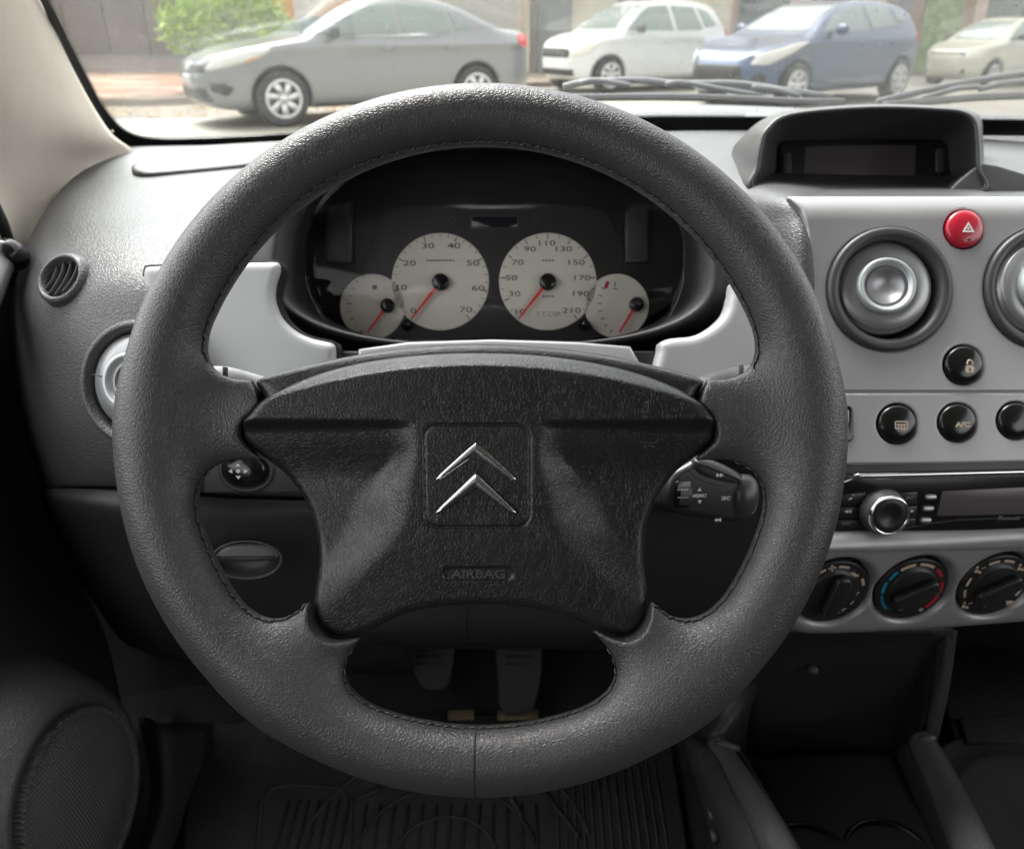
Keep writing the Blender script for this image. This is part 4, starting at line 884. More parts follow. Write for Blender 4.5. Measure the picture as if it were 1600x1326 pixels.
# ================================================================ CENTRE CONSOLE TRAY
tray = thing('console_tray', 'black open tray with raised sides and cup holders between the seats', 'console tray', V(1300, 1200, .85))
def pt(rows, nm, m, nu=5, nv=5, par=None, th=.004):
    v, f = patch(pxrows(rows), nu, nv, th); return mesh(nm, v, f, M[m], par if par is not None else tray)
pt([[(1140, 985, .70), (1300, 985, .69), (1490, 985, .69)], [(1150, 1015, .74), (1300, 1015, .74), (1482, 1015, .74)], [(1160, 1100, .83), (1300, 1100, .83), (1435, 1100, .83)], [(1165, 1183, .90), (1290, 1180, .90), (1400, 1176, .90)]], 'back_wall', 'dashdark')
pt([[(1163, 1181, .895), (1290, 1172, .895), (1400, 1174, .895)], [(1195, 1240, .835), (1320, 1232, .835), (1430, 1236, .835)], [(1235, 1330, .755), (1370, 1330, .755), (1490, 1330, .755)], [(1270, 1430, .69), (1400, 1430, .69), (1540, 1430, .69)]], 'tray_floor', 'smooth')
pt([[(1090, 1000, .80), (1190, 1000, .76), (1190, 1005, .80)], [(1085, 1080, .82), (1175, 1080, .80), (1178, 1085, .84)], [(1075, 1155, .84), (1120, 1158, .79), (1163, 1183, .89)]], 'left_upright', 'dashdark')
pt([[(1150, 1172, .79), (1160, 1174, .80), (1168, 1190, .89)], [(1190, 1240, .73), (1200, 1242, .735), (1212, 1262, .82)], [(1235, 1320, .665), (1250, 1325, .67), (1262, 1345, .75)], [(1285, 1420, .60), (1300, 1425, .61), (1310, 1440, .69)]], 'inner_wall', 'dashdark')
pt([[(1065, 1150, .80), (1080, 1152, .79), (1110, 1160, .78)], [(1090, 1240, .76), (1112, 1240, .735), (1150, 1240, .72)], [(1112, 1330, .72), (1150, 1330, .68), (1195, 1330, .66)], [(1130, 1430, .68), (1190, 1430, .62), (1250, 1430, .60)]], 'outer_wall', 'dashdark')
pt([[(1418, 1160, .80), (1408, 1165, .81), (1398, 1178, .89)], [(1455, 1240, .73), (1450, 1245, .735), (1430, 1255, .82)], [(1490, 1320, .665), (1485, 1325, .67), (1470, 1345, .74)], [(1530, 1420, .60), (1530, 1425, .61), (1515, 1440, .68)]], 'inner_wall', 'dashdark')
for pts, r, nm in (([(1118, 1162, .785), (1140, 1196, .76), (1175, 1250, .715), (1205, 1305, .67), (1250, 1400, .60)], .0130, 'left_ridge'), ([(1440, 1158, .785), (1462, 1200, .75), (1490, 1260, .705), (1512, 1310, .665), (1550, 1400, .60)], .0150, 'right_ridge')):
    c = cr_eval([V(*p) for p in pts], 8); v, f = tube(c, r, 20, True, np.linspace(.85, 1.15, len(c))); mesh(nm, v, f, M['dash'], tray)
v, f = tube([V(1116, 1160, .775), V(1135, 1164, .772), V(1156, 1170, .77)], .005, 10, True, [.5, 1, .6]); mesh('ridge_end', v, f, M['smooth'], tray)
v, f = tube([V(1432, 1157, .775), V(1448, 1155, .772), V(1462, 1152, .77)], .005, 10, True, [.5, 1, .6]); mesh('ridge_end', v, f, M['smooth'], tray)
pt([[(1466, 985, .72), (1480, 985, .70), (1496, 985, .72)], [(1456, 1060, .77), (1472, 1060, .75), (1486, 1060, .77)], [(1440, 1120, .81), (1458, 1120, .79), (1474, 1120, .81)], [(1425, 1165, .84), (1445, 1160, .82), (1466, 1155, .84)]], 'right_upright', 'smooth')
pt([[(1378, 985, .73), (1470, 985, .72)], [(1390, 1080, .85), (1456, 1070, .77)], [(1398, 1176, .895), (1425, 1165, .82)]], 'side_wall', 'black')
TF = Frame(V(1320, 1300, .78), RGT, np.array([0, math.cos(R_(8)), math.sin(R_(8))]), .78 / F_PX)
for (x, y, r, lab) in ((1268, 1352, 66, 'cup holder at the left'), (1394, 1350, 68, 'cup holder at the right')):
    c = TF.atpx(x, y, 6); v, f = lathe(c, [(r + 6, -6), (r + 3, 2), (r, 4), (r - 3, 2), (r - 4, -4), (r - 6, -60)], 48, False, True); mesh('cup_holder', v, f, M['gloss'], tray, label=lab)
v, f = lathe(Frame(V(1270, 1045, .765), RGT, UPV, .765 / F_PX), [(7, 0), (7, 8), (5, 10), (.1, 11)], 16); mesh('lighter_plug', v, f, M['smooth'], tray)
for k in range(3):
    v, f = tube([V(1108 + k * 4, 1262 + k * 34, .735 - k * .02), V(1114 + k * 4, 1280 + k * 34, .728 - k * .02)], .004, 8, True, [.6, 1.]); mesh('side_clip', v, f, M['smooth'], tray)
# ================================================================ FLOOR, MATS, PEDALS
ZF = .40
v, f = abox(-.75, 1.4, -1.7, 1.35, ZF - .03, ZF - .012); mesh('floor', v, f, M['carpet'], None, smooth=False, kind='structure')
v, f = patch([[np.array([x, 1.30, .98]) for x in (-.6, 0, .6, 1.3)], [np.array([x, 1.22, .7]) for x in (-.6, 0, .6, 1.3)], [np.array([x, 1.12, .5]) for x in (-.6, 0, .6, 1.3)], [np.array([x, .98, ZF - .01]) for x in (-.6, 0, .6, 1.3)]], 5, 5, .01); mesh('bulkhead', v, f, M['carpet'], None, kind='structure')
dm = thing('floor_mat', 'grey ribbed rubber mat in the driver footwell under the steering wheel', 'floor mat', onz(745, 1230, ZF), 'rubber floor mats')
MF = Frame(onz(720, 1290, ZF), np.array([1., 0, 0]), np.array([0, 1., 0]), .001)
def mp(px, py): return MF.L(px, py, 0)
mo = np.array([mp(*p) for p in [(330, 1130), (520, 1115), (900, 1115), (1050, 1160), (1090, 1420), (280, 1420), (290, 1250)]])
v, f = plate(MF, mo, -10, 0, 4, 2); mesh('mat_sheet', v, f, M['mat'], dm)
ribs = bpy.data.meshes.new('rib')
cx0, cy0 = mp(695, 1345)
for k, r in enumerate((52, 92, 150)):
    a = np.linspace(R_(12), R_(168), 40); P3 = MF.P(np.stack([cx0 + np.cos(a) * r, cy0 + np.sin(a) * r * .95, np.full(40, 1.)], 1)); v, f = tube(P3, .0022, 6); mesh('arc_rib', v, f, M['rubber'] if k == 1 else M['mat'], dm)
def ribrow(p, q, n, vec, parent, m, hh=4.5, wd=.0016):
    """n raised ribs between p and q (px on the floor), each running along vec (mm)"""
    a = np.array(mp(*p)); b = np.array(mp(*q)); vv, ff = tube(np.array([(-vec[0] / 2000, -vec[1] / 2000, 0), (vec[0] / 2000, vec[1] / 2000, 0)]), wd, 6); me = bpy.data.meshes.new('rib'); me.from_pydata(vv.tolist(), [], ff); me.materials.append(m); me.shade_smooth()
    for i in range(n):
        c = a + (b - a) * i / max(1, n - 1); Mx = Matrix.Translation(Vector(MF.P([(c[0], c[1], .8)])[0])); inst('rib', me, parent, Mx)
ribrow((870, 1240), (1030, 1240), 13, (6, 190), dm, M['mat'])
ribrow((560, 1330), (840, 1330), 13, (0, 110), dm, M['mat'])
bx = [mp(*p) for p in [(398, 1420), (408, 1255), (425, 1232), (455, 1226), (530, 1232), (550, 1250), (545, 1420)]]
v, f = tube(MF.P([(x, y, 1.) for x, y in bx]), .002, 6); mesh('heel_border', v, f, M['mat'], dm)
ribrow((430, 1330), (530, 1330), 7, (0, 120), dm, M['mat'])
for (a, b) in (((780, 1215), (815, 1278)), ((845, 1230), (905, 1310)), ((560, 1250), (600, 1230))):
    v, f = tube(MF.P([(*mp(*a), 1.), (*mp(*b), 1.)]), .003, 6); mesh('slash_rib', v, f, M['rubber'], dm)
pm = thing('floor_mat', 'black rubber mat with slanted ribs in the passenger footwell, right edge of the photo', 'floor mat', onz(1560, 1200, ZF), 'rubber floor mats')
po = np.array([mp(*p) for p in [(1455, 1020), (1800, 1010), (1900, 1500), (1560, 1420)]]); v, f = plate(MF, po, -8, 2, 3, 2); mesh('mat_sheet', v, f, M['mat'], pm)
ribrow((1488, 1080), (1640, 1080), 22, (-25, 150), pm, M['rubber'], wd=.0025)
v, f = plate(MF, [mp(*p) for p in [(1495, 1128), (1680, 1120), (1690, 1160), (1508, 1168)]], 1, 9, 4, 3); mesh('raised_bar', v, f, M['mat'], pm)
ribrow((1518, 1205), (1640, 1200), 15, (30, 60), pm, M['rubber'], wd=.0025)
v, f = lathe(MF.at(*mp(1640, 1290), 1), [(120, -2), (120, 2), (116, 4), (112, 2), (90, 3), (86, 5), (82, 2), (.1, 2)], 56); mesh('round_boss', v, f, M['mat'], pm)
def pedal(nm, lab, P, d, armx):
    t = thing(nm, lab, 'pedal', V(P[0][0], P[0][1], d)); F = camframe(P[0][0], P[0][1], d, tilt=12)
    v, f = plate(F, pxo(F, P, 0, smooth=3), -10, 3, 4, 3); pd = mesh('rubber_pad', v, f, mat(nm + '_rubber', (.03, .028, .027), .75, bump=('noise', 300, .001, .4)), t)
    xs = [p[0] for p in P]
    for yy in range(int(P[0][1]) + 14, int(max(p[1] for p in P)) - 8, 11):
        v, f = tube([V(min(xs) + 15, yy, d - .0075), V(max(xs) - 13, yy, d - .0075)], .0016, 6); mesh('pad_rib', v, f, M['rubber'], pd)
    v, f = tube([V(armx, P[0][1] + 20, d + .015), V(armx, P[0][1] - 40, d + .02), V(armx, P[0][1] - 160, d - .06)], .009, 10); mesh('arm', v, f, M['black'], t)
pedal('clutch_pedal', 'left of the two dark pedals below the steering hub', [(637, 1000), (705, 998), (703, 1060), (692, 1076), (665, 1078), (648, 1056), (638, 1025)], .98, 672)
pedal('brake_pedal', 'right and larger of the two dark pedals below the steering hub', [(779, 1000), (840, 1000), (846, 1050), (838, 1092), (828, 1112), (784, 1112), (777, 1060)], .97, 812)
fl_ = thing('floor_clip', 'yellowish strip on the floor just behind the bottom of the wheel rim', 'clip', V(760, 1122, .98))
for x0, x1 in ((700, 741), (777, 842)):  # two yellowish strips of uneven tone
    v, f = plate(MF, [mp(x0, 1114), mp(x1, 1113), mp(x1, 1127), mp(x0, 1128)], 2, 6, 1.5, 2); mesh('yellow_strip', v, f, mat('yellow_strip', (.16, .13, .08), .7, var=.35, vscale=90), fl_)
# ================================================================ DOOR, SPEAKER, PILLAR
door = thing('driver_door', 'dark driver door lining with an oval loudspeaker at the bottom left', 'door', V(-60, 1300, .75))
v, f = patch(pxrows([[(-160, 300, .60), (-60, 320, .68), (0, 335, .78), (12, 345, .86)], [(-160, 430, .58), (-50, 430, .66), (10, 420, .76), (34, 430, .86)], [(-160, 620, .56), (-50, 620, .64), (20, 620, .76), (42, 620, .86)], [(-160, 850, .56), (-20, 850, .66), (60, 850, .78), (110, 850, .9)], [(-160, 1050, .58), (0, 1050, .70), (120, 1050, .82), (180, 1050, .94)], [(-160, 1400, .56), (20, 1400, .66), (150, 1400, .78), (230, 1400, .9)]]), 7, 7, .01); mesh('door_lining', v, f, M['dashdark'], door)
v, f = tube(cr_eval([V(-40, 520, .60), V(-18, 460, .62), (V(2, 412, .66)), V(14, 395, .69)], 5), .010, 16, True); mesh('mirror_trim', v, f, M['smooth'], door)
v, f = lathe(camframe(8, 396, .66), [(22, -30), (25, -10), (24, 4), (18, 12), (9, 16), (.1, 17)], 32); mesh('mirror_lever_knob', v, f, M['gloss'], door)
spo = V(134, 1240, .70); Wn = -(.14 * FWD) + .98 * RGT + .10 * UPV; Vn = UPV * 1.0 + RGT * .10 + FWD * .22
Wn /= np.linalg.norm(Wn); Vn -= Wn * Vn.dot(Wn); Vn /= np.linalg.norm(Vn); Un = np.cross(Vn, Wn); SPF = Frame(spo, Un, Vn, .70 / F_PX)
v, f = lathe(SPF.at(-12, 0), [(220, -120), (200, -70), (182, -36), (166, -12), (152, 0), (142, 3), (136, -2), (131, -14)], 72); mesh('speaker_surround', v, f, M['dash'], door)
v, f = lathe(SPF, [(134, -14), (132, -2), (127, 2), (124, 0), (120, 1), (96, 9), (64, 14), (32, 16), (.1, 16.5)], 72); 
m = M['grille'] = mat('speaker_grille', (.085, .083, .08), .36)
n = m.node_tree; b_ = n.nodes['Principled BSDF']; tc = n.nodes.new('ShaderNodeTexCoord'); mpg = n.nodes.new('ShaderNodeMapping')
rotm = Matrix(((*Un,), (*Vn,), (*SPF.W,))); mpg.inputs['Rotation'].default_value = rotm.to_euler(); n.links.new(tc.outputs['Object'], mpg.inputs[0])
sx_ = n.nodes.new('ShaderNodeSeparateXYZ'); n.links.new(mpg.outputs[0], sx_.inputs[0]); fs = []
for ax_ in ('X', 'Y'):
    mu = n.nodes.new('ShaderNodeMath'); mu.operation = 'MULTIPLY'; mu.inputs[1].default_value = 2 * math.pi / .0040; n.links.new(sx_.outputs[ax_], mu.inputs[0])
    si = n.nodes.new('ShaderNodeMath'); si.operation = 'SINE'; n.links.new(mu.outputs[0], si.inputs[0]); fs.append(si)
ml = n.nodes.new('ShaderNodeMath'); ml.operation = 'MULTIPLY'; n.links.new(fs[0].outputs[0], ml.inputs[0]); n.links.new(fs[1].outputs[0], ml.inputs[1])
bp = n.nodes.new('ShaderNodeBump'); bp.inputs['Distance'].default_value = .0007; n.links.new(ml.outputs[0], bp.inputs['Height']); n.links.new(bp.outputs[0], b_.inputs['Normal'])
mesh('speaker_grille', v, f, M['grille'], door)
kp = [[(215, 1120, .90), (255, 1130, .88), (330, 1130, .94)], [(235, 1230, .86), (262, 1240, .84), (322, 1240, .90)], [(215, 1330, .80), (240, 1340, .79), (300, 1340, .86)], [(170, 1440, .76), (200, 1440, .75), (270, 1440, .80)]]
v, f = patch(pxrows(kp), 6, 6, .006); mesh('sill_trim', v, f, M['dashdark'], None, label='dark plastic sill trim beside the door loudspeaker', cat='sill trim')
pil = thing('windscreen_pillar', 'pale beige windscreen pillar trim at the upper left', 'pillar trim', V(100, 350, .85))
v, f = patch(pxrows([[(-160, -90, .60), (-50, -90, .64), (12, -90, .76), (34, -88, .90)], [(-140, 40, .62), (-30, 40, .67), (48, 40, .80), (83, 40, .93)], [(-120, 130, .64), (-10, 130, .70), (80, 130, .84), (130, 138, .96)], [(-100, 210, .66), (10, 210, .74), (110, 205, .88), (172, 206, 1.0)], [(-70, 290, .68), (30, 275, .78), (120, 255, .93), (208, 240, 1.05)], [(-20, 350, .70), (30, 335, .79), (90, 312, .89), (165, 279, .97)], [(2, 395, .72), (30, 388, .79), (62, 368, .83), (100, 335, .88)], [(22, 420, .76), (34, 415, .80), (50, 400, .84), (68, 372, .86)]]), 8, 8, .008); mesh('trim_cover', v, f, M['beige'], pil)
v, f = tube(cr_eval([V(-20, 300, .675), V(2, 345, .69), V(14, 380, .71), V(24, 415, .73)], 6), .005, 10); mesh('rubber_seal', v, f, M['rubber'], pil)
# ================================================================ WINDSCREEN AND WIPERS
wsc = thing('windscreen', 'curved windscreen with black painted edge', 'windscreen', V(770, 215, 1.2))
def dg(x, y): return 1.0 + y / 205 * .2 - .13 * ((x - 800) / 800) ** 2
v, f = patch([[V(x, y, dg(x, y)) for x in range(-100, 2000, 150)] for y in (-420, -300, -150, 0, 110, 225)], 3, 3, .005); mesh('glass', v, f, M['windglass'], wsc)
fo = [(14, -90), (60, -5), (92, 70), (128, 150), (165, 212), (204, 247), (300, 235), (430, 228), (560, 222), (770, 216), (960, 211), (1160, 211), (1500, 212), (1900, 216)]
fi = [(32, -90), (77, 0), (108, 66), (142, 132), (163, 170), (196, 205), (240, 217), (330, 216), (450, 210), (770, 196), (960, 184), (1160, 183), (1500, 187), (1900, 190)]
a = cr_eval([V(x, y, dg(x, y) - .012) for x, y in fo], 8); b = cr_eval([V(x, y, dg(x, y) - .012) for x, y in fi], 8)
v, f = patch([a, (a + b) / 2, b], 1, 1, .002); mesh('black_border', v, f, M['frit'], wsc, smooth=False)
dots = []
nb = np.gradient(b, axis=0); 
L_ = resample(b, 620, False)[:430]; T_ = np.gradient(L_, axis=0); T_ /= np.linalg.norm(T_, axis=1, keepdims=True)
for i, p in enumerate(L_):
    inw = np.cross(T_[i], FWD); inw /= np.linalg.norm(inw); inw = inw if inw.dot(V(400, 100, 1.1) - p) > 0 else -inw
    for k, rr in ((0, .0012), (1, .0008), (2, .0005)):
        c = p + inw * (.0018 + k * .003) + T_[i] * (.0015 if k % 2 else 0); dots.append((np.array([c + rr * (T_[i] * math.cos(q) + inw * math.sin(q)) for q in (0, 1.05, 2.1, 3.14, 4.19, 5.24)]), [[0, 1, 2, 3, 4, 5]]))
v, f = join(dots); mesh('border_dots', v, f, M['frit'], wsc, smooth=False, kind='stuff')
v, f = join([lathe(Frame(V(x, 206.5 + i * -.5, 1.02), RGT, UPV, 1.05 / F_PX), [(2, 0), (2, 1), (.1, 1)], 8) for i, x in enumerate((166, 171, 176))]); mesh('maker_dots', v, f, M['cream'], wsc)
cw = thing('cowl', 'grey scuttle strip outside at the foot of the windscreen', 'cowl', V(1200, 200, 1.35))
v, f = patch(pxrows([[(860, 192, 1.30), (1100, 192, 1.32), (1400, 196, 1.34), (1900, 200, 1.30)], [(860, 176, 1.36), (1100, 175, 1.38), (1400, 180, 1.40), (1900, 190, 1.36)], [(860, 168, 1.40), (1100, 165, 1.42), (1400, 175, 1.44), (1900, 188, 1.40)], [(860, 166, 1.46), (1100, 164, 1.48), (1400, 175, 1.5), (1900, 188, 1.46)]]), 8, 4, .004); mesh('cowl_panel', v, f, M['wiper'], cw)
def wiper(lab, arm, blade, hump, d):
    t = thing('wiper', lab, 'wiper', V(arm[0][0], arm[0][1], d), 'windscreen wipers')
    v, f = tube(cr_eval([V(x, y, d) for x, y in arm], 6), .0052, 8, True); mesh('arm', v, f, M['wiper'], t)
    v, f = tube(cr_eval([V(x, y, d - .01) for x, y in blade], 6), .004, 8, True); mesh('blade', v, f, M['wiper'], t)
    v, f = tube(cr_eval([V(x, y + 5, d - .012) for x, y in blade], 6), .003, 6, True); mesh('rubber_lip', v, f, M['rubber'], t)
    for h in hump:
        v, f = tube(cr_eval([V(x, y, d - .008) for x, y in h], 5), .0042, 8, True); mesh('bracket', v, f, M['wiper'], t)
wiper('grey wiper lying across the foot of the windscreen, behind the top of the steering wheel', [(880, 136), (920, 128), (1000, 126), (1060, 131), (1150, 131), (1230, 142), (1300, 152)], [(860, 152), (960, 150), (1060, 150), (1160, 153), (1240, 157), (1320, 158)], [[(905, 131), (925, 126), (950, 128), (985, 134)], [(1040, 132), (1060, 129), (1090, 133), (1130, 140), (1190, 150)], [(1175, 136), (1210, 140), (1250, 150)]], 1.26)
wiper('grey wiper rising to the right edge of the photo behind the display hood', [(1370, 160), (1430, 145), (1500, 131), (1560, 121), (1640, 112), (1720, 106)], [(1380, 163), (1460, 156), (1540, 150), (1640, 146), (1740, 140)], [[(1440, 155), (1470, 146), (1500, 138), (1530, 136)], [(1530, 140), (1570, 130), (1610, 128), (1650, 132)]], 1.25)
# ================================================================ REST OF THE CABIN (roof and doors are unseen; rear and seats are added to block daylight)
v, f = join([abox(-.60, 1.30, -1.7, .62, 1.60, 1.64)]); mesh('roof_lining', v, f, M['headliner'], None, smooth=False, label='pale roof lining above the front seats', cat='roof lining')
v, f = abox(1.24, 1.30, -1.7, .95, .38, .98); mesh('passenger_door', v, f, M['dashdark'], None, smooth=False, label='dark lower lining of the passenger door', cat='door lining')
v, f = abox(-.66, -.60, -1.7, .55, .38, .98); mesh('door_lower', v, f, M['dashdark'], door, smooth=False)

v, f = patch(pxrows([[(20, 640, .98), (160, 700, 1.0), (330, 740, 1.0)], [(40, 860, 1.0), (180, 880, 1.02), (360, 900, 1.02)], [(90, 1060, 1.0), (220, 1080, 1.02), (380, 1100, 1.04)], [(150, 1200, .98), (260, 1200, 1.0), (380, 1180, 1.04)]]), 5, 5, .01); mesh('kick_panel', v, f, M['carpet'], None, label='black carpeted kick panel beside the driver footwell', cat='kick panel')
v, f = abox(-.60, 1.30, -1.74, -1.70, .38, 1.64); mesh('rear_blocker', v, f, M['dashdark'], None, smooth=False, label='unseen dark rear wall, closed up to the roof to block light', cat='door lining')  # no rear window: closed to cut light from behind
for nm, x0, lab in (('driver_seat', -.42, 'dark cloth driver seat out of view, added to shade the footwell'), ('passenger_seat', .52, 'dark cloth passenger seat out of view, added to shade the footwell')):  # unseen seats, added to keep light from behind off the footwell
    t = thing(nm, lab, 'seat', (x0 + .26, -.3, .4), 'front seats')
    v, f = patch([[np.array([x0 + x, y, z + (.02 if x in (0, .52) else 0)]) for x in (0, .13, .39, .52)] for y, z in ((.02, .50), (.00, .62), (-.15, .66), (-.45, .62), (-.62, .60))], 5, 5, .10); mesh('cushion', v, f, M['carpet'], t)
    v, f = patch([[np.array([x0 + x, y + (.02 if x in (0, .52) else 0), z]) for x in (0, .13, .39, .52)] for y, z in ((-.60, .62), (-.68, .80), (-.74, 1.0), (-.80, 1.12))], 5, 5, .10); mesh('backrest', v, f, M['carpet'], t)

bn = thing('bonnet', 'unseen dark bonnet, added to block sunlight below the windscreen', 'bonnet', (.35, 1.5, .4))  # bonnet is out of sight; added to block and bounce sunlight
v, f = patch([[np.array([x, y, z - .10 * ((x - .35) / .8) ** 2]) for x in (-.55, -.2, .35, .9, 1.25)] for y, z in ((1.36, .93), (1.6, .88), (2.0, .76), (2.3, .62), (2.4, .30))], 5, 5, .01); mesh('bonnet_blocker', v, f, M['wiper'], bn)
v, f = abox(-.66, 1.36, 1.30, 1.36, .10, .96); mesh('engine_bay_blocker', v, f, M['black'], None, smooth=False, kind='structure')  # unseen sheet added to stop sunlight leaking in from the engine bay
for x0, x1 in ((-.70, -.64), (1.30, 1.36)):
    v, f = abox(x0, x1, .50, 1.36, .30, .99); mesh('side_shell', v, f, M['black'], None, smooth=False, kind='structure')
# ================================================================ OUTSIDE: STREET
M['road'] = mat('road_concrete', (.235, .215, .18), .6, var=.15, vscale=1.2, bump=('noise', 60, .01, .3))
M['pave'] = mat('pavement_base', (.20, .16, .13), .8, var=.12, vscale=3)
X_ = np.r_[np.linspace(-60, 40, 60), 80, 200, 600]; Y_ = np.r_[np.linspace(1.5, 40, 30), 100, 700]
gz = lambda x: -.20 * sstep((x - 8) / 3)
G = [[np.array([x, y, gz(x) - .0]) for x in np.r_[-600, -200, X_]] for y in np.r_[-600, -100, -10, Y_]]
vv = np.array(G).reshape(-1, 3); nr, nc = len(G), len(G[0]); ff = [[i * nc + j, i * nc + j + 1, (i + 1) * nc + j + 1, (i + 1) * nc + j] for i in range(nr - 1) for j in range(nc - 1)]
mesh('road', vv, ff, M['road'], None, kind='structure')
def slab(nm, pts, z0, z1, m, kind='structure', parent=None, **k):
    P = np.array(pts, float); b = np.roll(P, -1, 0)
    if np.sum(P[:, 0] * b[:, 1] - b[:, 0] * P[:, 1]) < 0: P = P[::-1]
    v, f = loft([np.c_[P, np.full(len(P), z0)], np.c_[P, np.full(len(P), z1)]], True, True); return mesh(nm, v, f, m, parent, smooth=False, kind=kind, **k)
pv = slab('pavement', [(-30, 13.4), (-5.6, 13.4), (-3.2, 15.2), (1.5, 18.2), (5, 19.8), (7.9, 21.5), (7.9, 26), (-30, 26)], -.05, .10, M['pave'])
ROOT[pv] = ROOT.get(pv)
tc_ = [mat('paving_cream', (.40, .33, .25), .8, var=.15, vscale=6), mat('paving_salmon', (.34, .14, .085), .8, var=.2, vscale=6), mat('paving_sand', (.36, .24, .17), .8, var=.15, vscale=6)]
tm = []
bvx = .46
for m in tc_:
    v, f = loft([np.array([(-bvx, -.19, 0), (bvx, -.19, 0), (bvx, .19, 0), (-bvx, .19, 0)]), np.array([(-bvx, -.19, .012), (bvx, -.19, .012), (bvx, .19, .012), (-bvx, .19, .012)]), np.array([(-bvx + .01, -.18, .02), (bvx - .01, -.18, .02), (bvx - .01, .18, .02), (-bvx + .01, .18, .02)])], True, True)
    me = bpy.data.meshes.new('paving_stone'); me.from_pydata(v.tolist(), [], f); me.materials.append(m); tm.append(me)
nt_ = 0
for j in range(18):
    for i in range(16):
        x = -13.2 + i * .96 + (j % 2) * .48; y = 13.75 + j * .41
        if y < 13.6 + max(0, (x + 6.1) * .8) or x > -1.5: continue
        k = 1 if (RNG.rand() < (.75 if (j // 2) % 2 else .15)) else (0 if RNG.rand() < .7 else 2)
        inst('paving_stone', tm[k], pv, Matrix.Translation(Vector((x, y, .097 + RNG.rand() * .004)))) if nt_ < 298 else None; nt_ += 1
# leaf litter along the kerb
lv, lf = [], []
for i in range(500):
    x = RNG.uniform(-6.5, -2.5); y = 11.9 + RNG.uniform(-.5, 1.2) + (x + 6.5) * .1; a = RNG.rand() * 6.28; s_ = RNG.uniform(.02, .06); o = len(lv)
    lv += [(x + s_ * math.cos(a + q), y + s_ * math.sin(a + q) * .6, .012 + RNG.rand() * .02) for q in (0, 1.57, 3.14, 4.71)]; lf.append([o, o + 1, o + 2, o + 3])
mesh('fallen_leaves', lv, lf, mat('dry_leaf', (.36, .19, .06), .8, var=.4, vscale=9), None, smooth=False, kind='stuff', label='dry orange leaves scattered along the kerb by the grey car')
# ---------------------------------------------------------------- facades
def wallbox(nm, x0, x1, y0, y1, z0, z1, m, parent): v, f = abox(x0, x1, y0, y1, z0, z1); return mesh(nm, v, f, m, parent, smooth=False)
M['brown'] = mat('brown_gate', (.095, .072, .062), .55, var=.25, vscale=1.6)
M['plinth'] = mat('grey_plinth', (.17, .165, .17), .8, var=.1, vscale=4)
M['orange'] = mat('orange_wall', (.62, .26, .05), .8, var=.12, vscale=4)
M['creamw'] = mat('cream_wall', (.55, .49, .38), .85, var=.08, vscale=3)
M['greyd'] = mat('grey_door', (.16, .165, .17), .5, var=.15, vscale=3)
M['pinkw'] = mat('pink_wall', (.46, .33, .28), .85, var=.1, vscale=3)
M['shut'] = mat('shutter_metal', (.50, .48, .43), .5, .1, var=.08, vscale=5)
M['glassd'] = mat('dark_window', (.05, .06, .06), .08)
M['bframe'] = mat('navy_frame', (.03, .04, .08), .5)
g1 = thing('brown_gate', 'wide dark brown metal gate above a grey plinth at the upper left', 'gate', (-13, 21.2, 0))
wallbox('plinth', -24, -7.6, 21.0, 21.4, -.1, .50, M['plinth'], g1)
wallbox('backing', -24, -7.6, 21.12, 21.3, .50, 3.4, M['brown'], g1)
for i in range(17): wallbox('gate_panel', -23.95 + i * .96, -23.03 + i * .96, 21.04, 21.12, .52, 3.38, M['brown'], g1)
g2 = thing('navy_shopfront', 'narrow navy blue doorway front between the bush and the orange wall', 'shopfront', (-6.8, 21.2, 0))
wallbox('wall', -7.58, -6.0, 21.1, 21.6, -.1, 5, M['bframe'], g2); wallbox('window', -7.4, -6.2, 21.04, 21.1, 1.2, 3.0, M['glassd'], g2)
g3 = thing('orange_house', 'orange painted house front with a pale poster behind the grey car', 'house', (-4.6, 21.2, 0))
wallbox('wall', -5.98, -2.8, 21.1, 22, -.1, 6, M['orange'], g3); wallbox('poster', -5.1, -4.0, 21.06, 21.1, 1.0, 2.3, mat('pale_poster', (.6, .58, .55), .6, var=.2, vscale=5), g3); wallbox('door', -3.7, -2.95, 21.05, 21.1, 0, 2.2, M['shut'], g3)
g4 = thing('cream_garage', 'cream building with a slatted roller shutter above the back of the grey car', 'building', (-1.2, 21.3, 0))
wallbox('wall', -2.78, .42, 21.2, 22.4, -.1, 6, M['creamw'], g4)
for i in range(26): wallbox('slat', -2.5, .1, 21.13, 21.2, .12 + i * .11, .12 + i * .11 + .095, M['shut'], g4)
wallbox('shutter_guide', .1, .2, 21.08, 21.2, .1, 3.1, M['creamw'], g4)
g5 = thing('grey_door_house', 'pale house with a tall dark grey door left of the white car', 'house', (1.4, 21.4, 0))
wallbox('wall', .44, 5.2, 21.3, 22.4, -.1, 6, M['creamw'], g5); wallbox('door', .62, 1.42, 21.2, 21.3, 0, 2.6, M['greyd'], g5); wallbox('door', 2.5, 3.3, 21.2, 21.3, 0, 2.6, M['greyd'], g5)
wallbox('downpipe', .48, .56, 21.2, 21.3, 0, 5, M['plinth'], g5)
g6 = thing('pink_house', 'faded pink house front behind the white and blue cars', 'house', (7.2, 22.4, -.1))
wallbox('wall', 5.22, 9.2, 22.2, 23.4, -.3, 6, M['pinkw'], g6)
for x in (5.6, 7.4): wallbox('window', x, x + 1.2, 22.12, 22.2, .9, 2.4, M['glassd'], g6)
g7 = thing('shop_row', 'brown shop fronts with dark openings and green paint at the upper right', 'shop', (14, 26, -.2))
wallbox('wall', 9.25, 26, 25.8, 27, -.4, 6, mat('brown_wall', (.30, .19, .14), .85, var=.2, vscale=2), g7)
